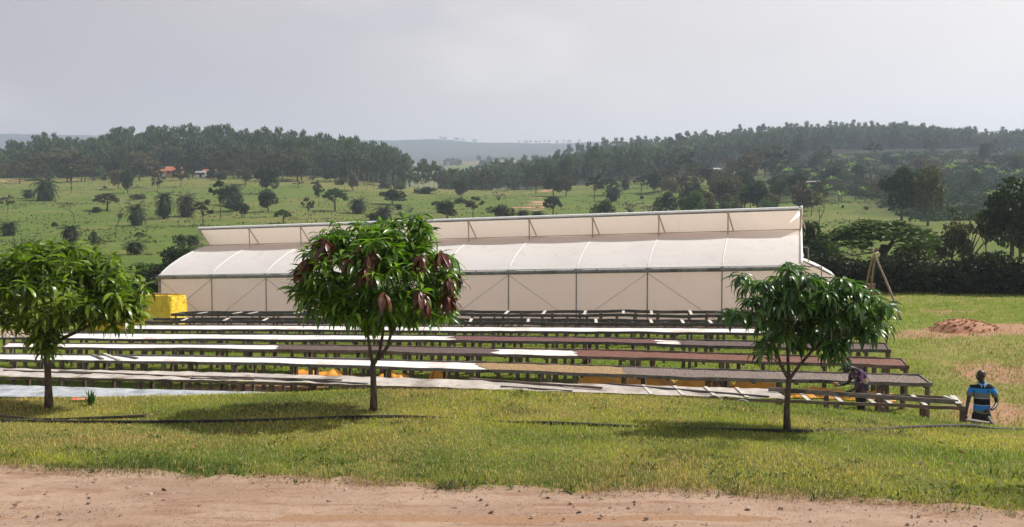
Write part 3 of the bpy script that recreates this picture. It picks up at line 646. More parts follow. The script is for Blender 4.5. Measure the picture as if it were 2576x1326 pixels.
def surface(r, q0, q1, dz, mat, name, seed, amp=0.012, nx=None, ny=6, inset=0.05, ragged=0.0, target=None, freq=1.6, rip=0.0):
    nx = nx or max(8, int((q1-q0)*220)); mb = MB(); rows_ = []; off = seed*13.7
    for i in range(nx+1):
        q = lerp(q0, q1, i/nx); row = []
        for j in range(ny+1):
            v = inset/1.05 + (1-2*inset/1.05)*j/ny; qq = q
            if ragged and i in (0, nx): qq = q + ragged*(vn(np.array(j*0.9+off), np.array(i*1.0), seed)-0.5)*2
            p = lerp(pick(r, r.F, qq), pick(r, r.B, qq), v)
            h = (float(fbm(np.array(p.x*freq+off), np.array(p.y*freq), seed))-0.5)*2*amp
            if rip: h += rip*sin(p.x*6.3+2*float(vn(np.array(p.x), np.array(p.y), seed)))
            e = 0 if (target is None) else -0.012*((i in (0, nx)) and ragged > 0)
            row.append(p + Vector((0,0,dz+h+e)))
        rows_.append(row)
    mb.grid(rows_)
    if target is None: return rpart(r, name, mb, mat, True)
    o = mb.build(name, mat, None, True); return tag(o, target, 'coffee', 'coffee drying on the tables', 'stuff')
def pos_list(a, b, step, seed, jit=0.25):
    rg = random.Random(seed); x = a; o = []
    while x < b: o.append(x+rg.uniform(-jit, jit)*step); x += step
    return o
# nearest row, grey sheeted, only on the left
r = make_row([(-60,996),(0,998.5),(645,1003),(815,1006)], [(-60,967),(0,969),(340,979.6),(645,987),(815,992.5)], (-60, 800), (-60, 815), 'low drying table under a pale grey sheet, nearest the lawn at far left', 'wood_brown')
rails(r, 0.03, 0.11, 0.08); surface(r, 0, 1, 0.012, M['cloth_grey'], 'sheet', 3, 0.010, inset=-0.01, freq=3.0, rip=0.004)
posts(r, pos_list(-50, 800, 95, 1), pos_list(-50, 800, 110, 2)); R0 = r
# row A
r = make_row([(-60,945),(0,947),(645,960),(1292,982),(1937,1003.5),(2437,1024.5)], [(-60,925),(0,927),(645,940),(1292,961),(1937,979.6),(2380,997.6)], (-60, 2432), (-60, 2385), 'nearest full length drying table, stained cloth and a bare ladder frame at its right end', 'wood_brown', n=60)
rails(r, 0.035, 0.075, 0.07); surface(r, 0, qx(r, 1985), 0.012, M['cloth_dirty'], 'cloth_cover', 5, 0.02, inset=0.0, freq=2.2, rip=0.008); RA = r
posts(r, pos_list(-40, 1250, 66, 11)+[1420,1700,1960,2105,2225,2330,2425], pos_list(-10, 1250, 82, 12)+[1500,1830,2120,2250,2365], 0.066, 13)
for px in (1640, 1720, 1800, 1880, 2035, 2118, 2200, 2243, 2330):
    q = qx(r, px); a, b = pick(r, r.F, q), pick(r, r.B, q+0.004); mb = MB(); mb.bar(a+Vector((0,0,0.0 if px > 1985 else 0.02)), b+Vector((0,0,0.0 if px > 1985 else 0.02)), 0.09, 0.02); rpart(r, 'cross_slat', mb, M['wood_pale'])
mb = MB(); mb.bar(onplane(1933,982,0.93)+Vector((0,0,0.03)), onplane(2411,1012,0.93), 0.035, 0.10); rpart(r, 'middle_rail', mb, M['wood'])
mb = MB(); mb.bar(onplane(2396,996,0.95), onplane(2413,1016,0.93), 0.12, 0.03); mb.bar(onplane(2375,998,0.9), onplane(2398,1006,0.95), 0.06, 0.05); rpart(r, 'end_board', mb, M['wood_pale'])
# row B
r = make_row([(-60,901),(0,903.5),(645,911),(1051,924.5),(1292,931.5),(1802,949.4),(2345,963)], [(-60,886),(0,888),(645,896),(1051,905),(1502,917.5),(1802,928),(2316,941.7)], (-60, 2345), (-60, 2316), 'drying table second from the lawn, white cloth left and golden brown coffee right', 'wood', n=60)
rails(r); surface(r, 0, 1, -0.045, M['cloth'], 'cloth_cover', 7, 0.01); RB = r
posts(r, pos_list(-40, 1250, 64, 21)+[1360,1378,1445,1570,1780,1800,1960,2215,2232,2335], pos_list(-20, 1250, 76, 22)+[1400,1590,1640,1850,2190,2300], 0.07, 23); bearers(r, [x for x in range(60, 2340, 108)])
surface(r, qx(r,1225), qx(r,1585), -0.025, M['beans_gold'], 'drying_coffee', 31, 0.02, ny=8, inset=0.06, ragged=0.008, target='golden brown parchment coffee in the middle of the second table', freq=6)
surface(r, qx(r,1570), 1.004, -0.03, M['beans_grey'], 'drying_coffee', 32, 0.02, ny=8, inset=0.06, ragged=0.006, target='grey brown coffee on the right half of the second table', freq=6)
# row C
r = make_row([(0,873),(645,877),(1051,885.5),(1502,897),(1802,905),(2287,920.5)], [(20,860),(140,862),(645,864.5),(1051,870.5),(1502,878.5),(1802,888),(2270,901)], (4, 2287), (22, 2270), 'drying table third from the lawn, white bare strip between dark and red brown coffee', 'wood_brown', n=60)
rails(r); surface(r, 0, 1, -0.045, M['cloth'], 'cloth_cover', 9, 0.01); RC = r
posts(r, pos_list(10, 1250, 60, 31)+[1300,1325,1395,1420,1560,1590,1605,1815,1830,2075,2200,2225,2280], pos_list(30, 1250, 73, 32)+[1290,1480,1650,1870,2190], 0.068, 33); bearers(r, [x for x in range(70, 2280, 100)])
surface(r, qx(r,698), qx(r,1242), -0.027, M['beans_dark'], 'drying_coffee', 33, 0.018, ny=8, inset=0.06, ragged=0.009, target='dark brown coffee left of the white strip on the third table', freq=6)
surface(r, qx(r,1450), 1.004, -0.027, M['beans_red'], 'drying_coffee', 34, 0.02, ny=8, inset=0.06, ragged=0.009, target='red brown coffee right of the white strip on the third table', freq=6)
# row D
r = make_row([(-40,849),(150,850.5),(645,853.5),(1051,855),(1502,859.5),(1802,870),(2241,880.5)], [(-40,836),(250,836),(645,839),(1051,841.7),(1502,847.5),(1802,855.5),(2229,862.7)], (-40, 2241), (-30, 2229), 'drying table fourth from the lawn, wine red coffee with one short white gap', 'wood_dark', n=60)
rails(r); surface(r, 0, 1, -0.045, M['cloth'], 'cloth_cover', 11, 0.01); RD = r
posts(r, pos_list(-20, 1250, 58, 41)+[1310,1375,1390,1440,1470,1720,1735,1920,2160,2180,2235], pos_list(0, 1250, 70, 42)+[1300,1490,1600,1760,2150], 0.062, 43); bearers(r, [x for x in range(60, 2230, 92)])
surface(r, qx(r,1138), qx(r,1662), -0.027, M['beans_wine'], 'drying_coffee', 35, 0.018, ny=8, inset=0.06, ragged=0.008, target='wine red coffee left of the short white gap on the fourth table', freq=6)
surface(r, qx(r,1706), 1.004, -0.027, M['beans_dark'], 'drying_coffee', 36, 0.018, ny=8, inset=0.06, ragged=0.006, target='dark red brown coffee right of the short gap on the fourth table', freq=6)
# row E
r = make_row([(300,826.6),(318,826.7),(645,828.6),(1051,830.5),(1502,834),(1886,837.5),(2207,841)], [(318,816.4),(645,817),(1051,819.8),(1502,821.8),(1886,824.5),(2190,829)], (312, 2207), (326, 2190), 'drying table fifth from the lawn, covered end to end in clean white cloth', 'wood_dark', n=60)
rails(r); surface(r, 0, 1, -0.035, M['cloth'], 'cloth_cover', 13, 0.01); RE = r
posts(r, pos_list(330, 1280, 56, 51)+[1400,1420,1500,1525,1690,1775,1790,2000,2180], pos_list(350, 1280, 66, 52)+[1380,1510,1640,1800], 0.06, 53); bearers(r, [x for x in range(360, 2190, 84)])
# rows F and G: bare frames
def open_row(front, back, fx, bx, label, slats, pf, pb, seed):
    r = make_row(front, back, fx, bx, label, 'wood_dark', n=50); rails(r, 0.04, 0.12, 0.12)
    for px in slats:
        q = qx(r, px); a, b = pick(r, r.F, q), pick(r, r.B, q); mb = MB(); mb.bar(a-Vector((0,0,0.02)), b-Vector((0,0,0.02)), 0.11, 0.025); rpart(r, 'cross_slat', mb, M['wood_pale'])
    posts(r, pf, pb, 0.055, seed); 
    mb = MB(); mb.rail([p-Vector((0,0,0.3))+ES*0.12 for p in r.F], (r.B[0]-r.F[0]).normalized(), 0.03, 0.07); rpart(r, 'lower_rail', mb, M['wood'])
    return r
RF = open_row([(360,807.4),(751,806.5),(1051,809),(1502,811),(1830,812.6),(1990,814)], [(380,798.9),(751,799.3),(1051,800.3),(1502,801.2),(1830,804.7),(1990,806)], (365,1985), (384,1975), 'bare drying table frame second from the greenhouse', (455,560,660,990,1182,1328,1500,1640,1720,1790,1880), pos_list(380,1980,62,61), pos_list(400,1970,75,62), 63)
RG = open_row([(425,789),(751,789.2),(1051,788.4),(1502,790.3),(1830,791),(1920,791.5)], [(460,783.8),(751,783),(1051,781.2),(1502,780.6),(1830,780.6),(1920,781)], (430,1905), (465,1895), 'bare drying table frame right in front of the greenhouse wall', (490,580,620,735,1115,1270,1365,1470,1568,1640,1740,1830), pos_list(445,1900,58,71), pos_list(470,1890,70,72), 73)

# loose sticks and boards lying on the tables
def plank(a, b, w_, h_, label, mat='wood'):
    mb = MB(); a, b = Vector(a), Vector(b); c = (a+b)/2; mb.bar(a-c, b-c, w_, h_); o = mb.build('loose_plank', M[mat]); o.location = c
    return tag(o, label, 'plank', 'planks left on the nearest table')
def lift(px, py, h=0.90): return onplane(px, py, h)
plank(lift(1525,965), lift(1935,998,0.92), 0.05, 0.04, 'long grey plank lying slantwise on the nearest table, middle right', 'wood_dark')
plank(lift(1180,953), lift(1515,976,0.94), 0.06, 0.05, 'brown plank on the nearest table right of the middle mango trunk', 'wood_brown')
plank(lift(1260,972), lift(1440,984), 0.05, 0.04, 'short dark plank near the front edge of the nearest table', 'wood_dark')
plank(lift(640,950), lift(925,966), 0.06, 0.05, 'dark plank on the nearest table left of the middle mango trunk', 'wood_dark')
plank(lift(470,946), lift(860,956,0.96), 0.05, 0.04, 'thin pale plank on the stained cloth of the nearest table', 'wood')
plank(lift(150,934), lift(480,948), 0.06, 0.05, 'brown plank on the nearest table right of the left mango trunk', 'wood_brown')
plank(lift(10,932), lift(230,940), 0.05, 0.05, 'dark plank on the nearest table at far left', 'wood_dark')
plank(lift(480,952), lift(640,955), 0.06, 0.05, 'reddish plank tip near the middle of the left cloth', 'wood_brown')
for k, (x0, y0, x1, y1) in enumerate(((232,892,258,903),(262,890,300,905),(300,893,345,901))):
    plank(lift(x0,y0,0.86), lift(x1,y1,0.86), 0.1, 0.04, ('short grey slat across the second table beside the left trunk', 'middle short slat across the second table near the left trunk', 'dark short slat at the bare gap of the second table')[k], ('wood', 'wood_pale', 'wood_dark')[k])
p0 = onplane(2432, 1053, 0.02); g0 = float(H(p0.x, p0.y))
o = plank(at(2432,1056,16.9), at(2496,1066,16.6), 0.16, 0.03, 'grey board lying low beside the striped shirt man', 'wood'); 
o = plank(at(2486,1048,16.6), at(2500,1070,16.5), 0.06, 0.04, 'short grey stick leaning by the striped shirt man', 'wood')

# yellow tarpaulin stack at the left end of the greenhouse
def tarp_box(name, label, c, sx, sy, sz, rz, mat, seed, cat='tarpaulin', nx=80):
    o = thing(name, label, cat, c, rz); g = random.Random(seed); mb = MB(); ring = []
    pr = []
    per = [(-1+2*i/nx, -1) for i in range(nx)] + [(1, -1+2*i/8) for i in range(8)] + [(1-2*i/nx, 1) for i in range(nx)] + [(-1, 1-2*i/8) for i in range(8)]
    rows_ = []
    for k in range(11):
        q = k/10; row = []
        for i, (x, y) in enumerate(per):
            f = float(fbm(np.array(x*7+seed), np.array(q*1.2+y), seed))-0.5
            fold = (0.26*abs(sin(x*4.3+seed+0.6*q))**0.6*(1-0.75*q)+0.30*f+0.10*(float(fbm(np.array(x*19+seed),np.array(q*2.5+y),seed+5))-.5))*(1 if abs(y) == 1 else 0.6)
            top = 0.93 + 0.18*float(fbm(np.array(x*3.5), np.array(y*2.0+5), seed+2)) - 0.10*(x < 0.45) - 0.04*(abs(x) > .93)
            row.append((x*sx/2*(1+0.03*(1-q)), y*(sy/2+fold), q*sz*top))
        rows_.append(row+[row[0]])
    mb.grid(rows_); nn = len(per); mb.add([r_ for r_ in rows_[-1][:-1]]+[(0,0,sz*1.02)], [(i, (i+1) % nn, nn) for i in range(nn)])
    mb.build('cover', mat, o, True); return o
yt = tarp_box('tarp_stack', 'tall yellow tarpaulin covered stack at the left end of the greenhouse', (0,0,0), 5.1, 1.0, 1.72, -YAW, M['yellow'], 4)
yp = at(338, 800, 43.6); yt.location = (yp.x, yp.y, float(H(yp.x, yp.y))-0.05)
mb = MB(); mb.bar((1.1,0,1.83), (2.0,0.1,1.80), 0.25, 0.03); b_ = mb.build('loose_plank', M['pole']); b_.location = yt.location; b_.rotation_euler = (0,0,-YAW)
tag(b_, 'reddish board resting on top of the yellow tarpaulin stack', 'board')
# crumpled orange sheets on the ground between the rows
def sheet(px, py, w_, d_, h_, label, seed):
    p = onplane(px, py, 0.0); mb = MB(); rows_ = []
    for i in range(33):
        row = []
        for j in range(9):
            u, v = i/32*2-1, j/8*2-1; e = (1-abs(u)**3)*(1-v*v*0.9)
            x, y = u*w_/2, v*d_/2 + 0.15*(vn(np.array(u*4.), np.array(seed*3.)))
            h = h_*e*(0.25+1.1*float(fbm(np.array(u*5+seed), np.array(v*1.5), seed, 4))) + 0.02
            q = p + ET*x + ES*y; row.append((q.x-p.x, q.y-p.y, float(H(q.x, q.y))-p.z+h))
        rows_.append(row)
    mb.grid(rows_); o = mb.build('orange_sheet', M['orange'], None, True); o.location = p
    return tag(o, label, 'tarpaulin', 'orange sheets dumped under the tables')
for k, (px, py, w_, d_, h_, lb) in enumerate(((800,953,2.6,0.9,0.3,'orange sheet under the tables left of the middle mango trunk'),(985,957,1.2,0.7,0.28,'flat orange sheet under the tables behind the middle mango trunk'),(1098,955,0.5,0.5,0.5,'small orange peak of sheet right of the middle mango trunk'),
     (1570,967,2.9,1.0,0.52,'long crumpled orange sheet under the second table, right of centre'),(1770,975,1.7,0.9,0.55,'crumpled orange sheet under the second table beside the long one'),(1905,984,1.6,0.8,0.30,'flat orange sheet under the tables left of the right mango trunk'),(2060,996,1.6,1.0,0.22,'orange sheet under the bare frame right of the right mango trunk'),(2190,1002,1.2,0.9,0.22,'orange sheet under the bare frame behind the bending worker'))):
    sheet(px, py, w_, d_, h_, lb, k+3)
# heap of beige chunks on the left end of the fourth table
rg = random.Random(5); pts = []; rad = []
base = [onplane(2+x*90, 851-5*random.Random(int(x*100)).random(), 0.84) for x in np.linspace(-0.6, 0.85, 40)]
for i in range(260):
    q = rg.random(); b0 = onplane(-55+135*q, 845.5, 0.84); h = 0.30*(1-abs(q-0.42)*1.3)*rg.random()
    pts.append((b0.x+rg.uniform(-.1,.1), b0.y+rg.uniform(-0.42,0.42), b0.z+max(h,0))); rad.append(rg.uniform(0.03,0.07))
o = rocks('p', pts, rad, None, 4, 0.8).build('rubble', M['chunk']); tag(o, 'heap of beige and brown chunks piled on a table end at far left', kind='stuff')
# red soil mound, tripod, box
p = hit(2425, 829); mb = MB(); rows_ = []
for i in range(41):
    row = []
    for j in range(25):
        u, v = i/40*2-1, j/24*2-1; r_ = math.sqrt(u*u+v*v); x, y = u*1.3, v*0.95
        h = 0.40*max(0, 1-r_**2.2)*(1-0.35*u) + 0.16*(float(fbm(np.array(u*6), np.array(v*6), 7, 4))-0.5)*max(0, 1-r_)**0.3
        row.append((x, y, float(H(p.x+x, p.y+y))-p.z+h-0.03))
    rows_.append(row)
mb.grid(rows_); o = mb.build('soil_mound', M['mound'], None, True); o.location = p; tag(o, 'low heap of reddish soil on the grass at the right', 'soil heap')
rg = random.Random(15); pts = []; rad = []
for i in range(170):
    a = rg.uniform(0, 6.28); q = rg.random()**0.6; x, y = 1.5*q*cos(a), 1.1*q*sin(a); pts.append((p.x+x, p.y+y, float(H(p.x+x, p.y+y))+max(0, 0.40*(1-(q*1.1)**2.2)*(1-0.3*cos(a)*q))-0.01)); rad.append(rg.uniform(0.02, 0.065))
tag(rocks('c', pts, rad, None, 17, 0.7).build('dirt_clods', M['mound']), 'reddish clods strewn over and around the soil heap', kind='stuff')
tp = thing('pole_tripod', 'tall tripod of three rough wooden poles standing behind the right mango tree', 'tripod', tuple(hit(2200, 790)))
top = at(2203, 632, tp.location.y)
for a, b in (((2266,806),2.2), ((2170,748),0), ((2176,752),0)):
    f = hit(*a); k_ = len(tp.children); off = Vector((0.06*(k_-1), 0.05*k_, 0)); mb = MB()
    if k_: f = f + Vector((0.25*(k_-1), 0, 0))
    pts = [lerp(f, top+off*1.0, q)+Vector((0.03*sin(q*5+k_), 0, 0)) for q in np.linspace(0, 1.06, 8)]
    mb.sweep([v-tp.location for v in pts], [0.055-0.02*q for q in np.linspace(0, 1, 8)], 8); mb.build('pole', M['pole'], tp, True)
mb = MB(); mb.sweep([top-tp.location+Vector((-0.12,-0.08,-0.1)), top-tp.location+Vector((0.14,0.1,-0.06))], 0.05, 7); mb.build('binding', M['tan_tube'], tp)
f = hit(2190, 744); mb = MB(); mb.box((0,0,0.26), 0.32, 0.3, 0.55); mb.box((0,0,0.56), 0.36, 0.34, 0.06); o = mb.build('wooden_box', M['pole']); o.location = f; tag(o, 'small orange brown wooden box at the foot of the pole tripod', 'box')
# black pipes on the lawn
def pipe(pts, rad, label, name='pipe'):
    P3 = []
    for px, py, dz in pts:
        h_ = hit(px, py); P3.append(h_ + Vector((0,0,rad*0.7+dz)))
    cat = [P3[0]]                                           # smooth curve through the points
    for i in range(len(P3)-1):
        a, b, c_, d_ = P3[max(i-1,0)], P3[i], P3[i+1], P3[min(i+2,len(P3)-1)]
        for k in range(1, 9):
            t_ = k/8; cat.append(0.5*((2*b)+(c_-a)*t_+(2*a-5*b+4*c_-d_)*t_*t_+(3*b-a-3*c_+d_)*t_**3))
    c0 = cat[0].copy(); mb = MB(); mb.sweep([v-c0 for v in cat], rad, 10); o = mb.build(name, M['pipe'], None, True); o.location = c0
    return tag(o, label, 'pipe')
pipe([(-60,1062,0),(120,1064,0),(300,1067,0.01),(520,1066,0.01),(700,1062,0.01),(850,1056,0.01),(1000,1052,0),(1120,1052,-.02),(1200,1056,-.03),(1290,1065,-.01),(1400,1070,0.01),(1600,1075,-.01),(1750,1078,-.02),(1850,1084,0.0),(2000,1090,0.01),(2100,1085,-.015),(2200,1083,-.005),(2320,1080,0.02),(2440,1078,0.02),(2500,1079,-.01),(2640,1081,-.02)], 0.021, 'long black water pipe snaking across the whole lawn past the tree trunks')
pipe([(-50,1042,0),(0,1050,0.0),(60,1056,0.0),(140,1059,0),(250,1057,0.01),(368,1053.5,0.02)], 0.019, 'short black pipe end curving in at the left edge of the lawn')
for k, (x0, x1, y0, lb) in enumerate(((1770,1822,1012,'grey hose loop arching out of the grass below the nearest table'),(1845,1890,1014,'smaller grey hose loop arching from the grass beside the first'))):
    a, b = at(x0, y0+6, 13.2), at(x1, y0+6, 13.2); a.z = float(H(a.x,a.y)); b.z = float(H(b.x,b.y)); mb = MB()
    mb.sweep([lerp(a,b,q)-a+Vector((0,0,(0.085-0.03*k)*sin(pi*q))) for q in np.linspace(0,1,13)], 0.012, 7); o = mb.build('hose_loop', M['tin'], None, True); o.location = a; tag(o, lb, 'hose', 'hose loops in the grass')

# ------------------------------------------------------------------ mango trees
def leaf_sheet(base, az, el, droop, L, W, roll, fold, g):    # many curved folded leaves, vectorised
    N = len(az); S = 6; th = el.copy(); pos = base.copy(); V = np.zeros((N, S, 3, 3)); wp = [0.10, 0.72, 1.0, 0.86, 0.48, 0.03]
    hx, hy = np.cos(az), np.sin(az)
    for s in range(S):
        b = np.stack([-hy, hx, 0*hx], 1); up = np.stack([-np.sin(th)*hx, -np.sin(th)*hy, np.cos(th)], 1)
        b2 = b*np.cos(roll)[:, None] + up*np.sin(roll)[:, None]; u2 = up*np.cos(roll)[:, None] - b*np.sin(roll)[:, None]
        ww = (W*wp[s]/2)[:, None]
        V[:, s, 0] = pos + b2*ww + u2*ww*fold[:, None]; V[:, s, 1] = pos; V[:, s, 2] = pos - b2*ww + u2*ww*fold[:, None]
        st_ = (L/(S-1))[:, None]; pos = pos + st_*np.stack([np.cos(th)*hx, np.cos(th)*hy, np.sin(th)], 1); th = th - droop/(S-1)
        th = np.clip(th, -1.5, 1.5)
    i = np.arange(N)*S*3; Q = []
    for s in range(S-1):
        for k in (0, 1):
            o = s*3+k; Q.append(np.stack([i+o, i+o+1, i+o+4, i+o+3], 1))
    return V.reshape(-1, 3), np.concatenate(Q), S*3
def mango(label, base, limbs, whorls, trunk_r, seed, leafL, mat, nleaf=(8, 12), sag=1.0, up=0.5, brown=()):
    t = thing('mango_tree', label, 'tree', tuple(base), group='young mango trees on the lawn'); g = np.random.default_rng(seed); rg = random.Random(seed)
    nodes = []; parent = []; 
    trunk = limbs[0]; mb = MB()
    nt = len(trunk); pts = [Vector(p)-Vector(base) for p in trunk]
    pts[0] = pts[0]-Vector((0,0,0.08)); rr = [trunk_r*(1.15-0.3*i/(nt-1)) for i in range(nt)]; rr[0] *= 1.3
    mb.sweep(pts, rr, 12); tips = []
    mb.build('trunk', M['bark'], t, True)
    mbb = MB()
    for lb in limbs[1:]:
        p_ = [Vector(p)-Vector(base) for p in lb]; r0 = trunk_r*0.62; mbb.sweep(p_, [r0*(1-0.55*i/(len(p_)-1)) for i in range(len(p_))], 8)
        for i, p in enumerate(p_[1:]): nodes.append(p)
    ctr = sum(nodes, Vector())/len(nodes)
    for w_ in sorted(whorls, key=lambda q: (Vector(q)-Vector(base)-ctr).length):
        p = Vector(w_)-Vector(base); best = min(nodes, key=lambda n_: (p-n_).length + 0.9*max(0, n_.z-p.z+0.05)); d = p-best
        mid = best + d*0.55 + Vector((rg.uniform(-.04,.04), rg.uniform(-.04,.04), 0.06*d.length)); r0 = 0.006+0.007*d.length
        mbb.sweep([best, mid, p], [r0, r0*0.75, 0.004], 5); nodes += [mid, p]
    mbb.build('branches', M['bark'], t, True)
    def leaves(ws, nm, m, n0, n1, sg, u0, Ls, wr):
        B, AZ, EL, DR, LL = [], [], [], [], []
        for w_ in ws:
            p = np.array(Vector(w_)-Vector(base)); k = rg.randint(n0, n1); a0 = rg.uniform(0, 6.28)
            for i in range(k):
                f = i/k; B.append(p + np.array((0,0,-0.07*(1-f)+0.02))+g.normal(0, 0.006, 3)); AZ.append(a0+i*2.4+rg.uniform(-.3,.3))
                EL.append(rg.uniform(-1.15,-.35) if u0 is None else u0*(f-0.45)*1.6 + rg.uniform(-.25,.35)); DR.append(sg*rg.uniform(0.5, 1.7)*(1.15-0.45*f)); LL.append(Ls*rg.uniform(0.65, 1.15)*(1-0.35*max(0,f-0.6)))
        n_ = len(B); LL = np.array(LL); V, Q, k = leaf_sheet(np.array(B), np.array(AZ), np.array(EL), np.array(DR), LL, LL*wr*g.uniform(0.85,1.2,n_), g.normal(0,0.35,n_), g.uniform(0.1,0.5,n_), g)
        o = link(nm, np_mesh(nm, V, Q, np.repeat(g.uniform(0,1,n_), k), True), m, t); return o
    leaves(whorls, 'crown', mat, nleaf[0], nleaf[1], sag, up, leafL, 0.215)
    if brown: tag(leaves(brown, 'young_leaves', M['leaf_brown'], 9, 14, 0.9, None, leafL*1.0, 0.27), 'drooping red brown young leaves')
    return t
def lump_points(n, lumps, Y, seed, shell=0.72, depth=1.0):
    rg = random.Random(seed); o = []; k = Y/F; ws = [a[2]*a[3] for a in lumps]
    while len(o) < n:
        cx, cy, rx, ry = rg.choices(lumps, ws)[0]; v = Vector((rg.gauss(0,1), rg.gauss(0,1), rg.gauss(0,1))).normalized()*(shell+(1-shell)*rg.random()**0.5)
        q_ = rg.random()
        if q_ < 0.25: v *= rg.uniform(0.3, 0.9)
        elif q_ > 0.86: v *= rg.uniform(1.04, 1.2)
        px, py, dy = cx+v.x*rx, cy-v.z*ry, v.y*rx*k*depth
        if any(((px-c[0])/c[2])**2+((py-c[1])/c[3])**2+(dy/(c[2]*k*depth))**2 < 0.30 for c in lumps): continue
        p = at(px, py, Y+dy); 
        o.append(p)
    return o
b = hit(940, 1034); Y_ = b.y; A_ = lambda x, y, d=0: at(x, y, Y_+d)
limbs = [[b, A_(940,990), A_(939,950), A_(938,915)], [A_(938,918), A_(931,880,-.03), A_(924,835,-.05), A_(905,795,-.1), A_(890,750,-.1)], [A_(924,832,-.05), A_(935,800,.1), A_(950,740,.15)], [A_(924,832,-.05), A_(915,780,.1), A_(912,700,0.15)],
         [A_(942,915), A_(955,885,.05), A_(963,840,.12), A_(968,780,.2), A_(975,700,.25)], [A_(950,905), A_(975,872), A_(985,835,-.08), A_(996,790,-.15), A_(1010,720,-.2)], [A_(985,835,-.08), A_(1020,780,-.05), A_(1060,740,0)]]
W_ = lump_points(34, [(975,655,75,60)], Y_-0.45, 9) + lump_points(430, [(935,690,190,118),(965,655,100,60),(930,720,120,70),(905,605,95,60),(1010,600,90,58),(800,740,70,60),(1095,690,62,75),(1090,770,50,40),(940,770,150,45),(845,640,80,60)], Y_, 3, 0.7)
br = [A_(645.9+x*.4077, 510.7+y*.4077, d) for x, y, d in ((262,395,-.2),(310,350,-.3),(410,215,-.3),(400,270,-.5),(630,250,-.65),(740,240,-.6),(700,300,-.85),(780,225,-.4),(675,405,-.95),(1015,315,-.75),(1000,345,-.7),(1150,310,-.4),(1185,465,-.45),(1240,445,-.1),(1010,540,-.9),(1180,575,-.5),(1200,560,-.3),(790,560,-1.0),(1135,290,-.3),(560,330,-.8),(430,240,-.5),(1040,590,-.8))]
mango('round mango tree with many red brown young leaves, in the middle of the lawn', b, limbs, W_, 0.040, 11, 0.25, M['leaf_mango'], (8,12), 1.15, 0.55, br)
b = hit(123, 1028); Y_ = b.y
limbs = [[b, A_(122,980), A_(120,930), A_(116,885)], [A_(117,890), A_(108,865), A_(90,840,-.1), A_(60,790,-.2), A_(20,750,-.2)], [A_(120,890), A_(124,850,.1), A_(128,800,.2), A_(130,730,.2)], [A_(122,880), A_(160,850,-.05), A_(215,825,-.1), A_(265,790,-.1), A_(310,770,0)],
         [A_(118,885), A_(110,840,.2), A_(90,780,.4), A_(70,720,.5)], [A_(124,860), A_(160,800,.4), A_(200,740,.5)], [A_(122,860), A_(150,800,-.5), A_(190,750,-.7)]]
W_ = lump_points(400, [(130,725,210,92),(45,690,150,75),(235,740,110,70),(170,665,130,52),(300,780,45,40),(20,770,90,50),(-70,720,90,70)], Y_, 4, 0.72)
W_ += lump_points(16, [(112,858,36,30)], Y_-0.25, 5) + [A_(232,637,-.1), A_(236,622,0.1), A_(46,622,-.2), A_(100,632,-.3), A_(330,770,-.1), A_(345,785,0), A_(335,805,-.1)]
mango('broad mango tree with bright green spreading crown, at the left edge of the lawn', b, limbs, W_, 0.046, 12, 0.245, M['leaf_mango'], (10,14), 1.0, 0.75)
b = hit(1981, 1083); Y_ = b.y
limbs = [[b, A_(1979,1040), A_(1981,1000), A_(1985,950)], [A_(1984,955), A_(1965,920), A_(1952,880,-.05), A_(1925,830,-.1), A_(1890,780,-.1)], [A_(1985,950), A_(1982,900,.05), A_(1979,850,.1), A_(1985,790,.1), A_(1995,720,.1)], [A_(1987,952), A_(2012,918), A_(2045,880), A_(2085,840,.05), A_(2130,790,.1)],
         [A_(1979,860,.08), A_(2020,800,.2), A_(2050,740,.2)], [A_(2045,880), A_(2120,830,-.2), A_(2180,790,-.2)]]
wz = [(160,235),(225,285),(300,285),(330,300),(470,200),(495,180),(430,260),(540,250),(620,235),(640,260),(700,285),(740,300),(880,285),(905,300),(940,350),(960,345),(1010,380),(1050,400),(1085,450),(100,470),(145,480),(380,400),(330,410),(460,360),(560,330),(640,395),(720,420),(800,370),(860,440),(930,460),(520,450),(420,480),(330,480),(600,520),(700,540),(780,520),(850,560),(950,540),(1000,470),(350,630),(320,680),(550,660),(690,690),(780,700),(640,600),(760,620),(480,300),(540,400),(420,420),(680,350),(500,560),(430,570),(580,580),(890,520),(820,480),(1040,500),(990,560),(260,380),(250,480),(380,530),(740,480),(660,450),(590,430),(480,430),(730,350),(830,330)]
rg = random.Random(8); W_ = [A_(1802+x*.3852, 600.8+y*.3852, rg.uniform(-.45,.45)) for x, y in wz]+[A_(1802+x*.3852+rg.uniform(-24,24), 606+y*.3852+rg.uniform(-14,24), rg.uniform(-.5,.5)) for x, y in wz if 180 < x < 1060]
mango('sparse mango tree with long drooping dark leaves, at the right of the lawn', b, limbs, W_, 0.036, 13, 0.25, M['leaf_mango_dark'], (13,19), 1.7, 0.15)
# small plants and litter on the lawn
def tuft(px, py, n, h, w_, label, name='plant', mat='leaf_mid', spread=0.5, cat='plant', seed=1):
    p = hit(px, py); g = np.random.default_rng(seed); mb = MB()
    az = g.uniform(0, 6.28, n); V, Q, k = leaf_sheet(g.normal(0, w_*0.25, (n,3))*np.array((1,1,0)), az, g.uniform(pi/2-spread, pi/2, n), g.uniform(0.1, 1.0, n)*spread*1.6, g.uniform(0.6,1,n)*h, g.uniform(0.5,1,n)*h*0.11, g.normal(0,.3,n), g.uniform(.1,.4,n), g)
    o = link(name, np_mesh(name, V, Q, np.repeat(g.uniform(0,1,n), k), True), M[mat]); o.location = p; return tag(o, label, cat)
tuft(228,1021,26,0.26,0.12,'spiky upright clump of grey green leaves right of the left mango trunk','agave_clump','leaf_mango_dark',0.45,seed=2)
tuft(1312,990,14,0.12,0.08,'small spiky weed at the lawn edge below the table middle','weed','leaf_mid',0.8,seed=3)
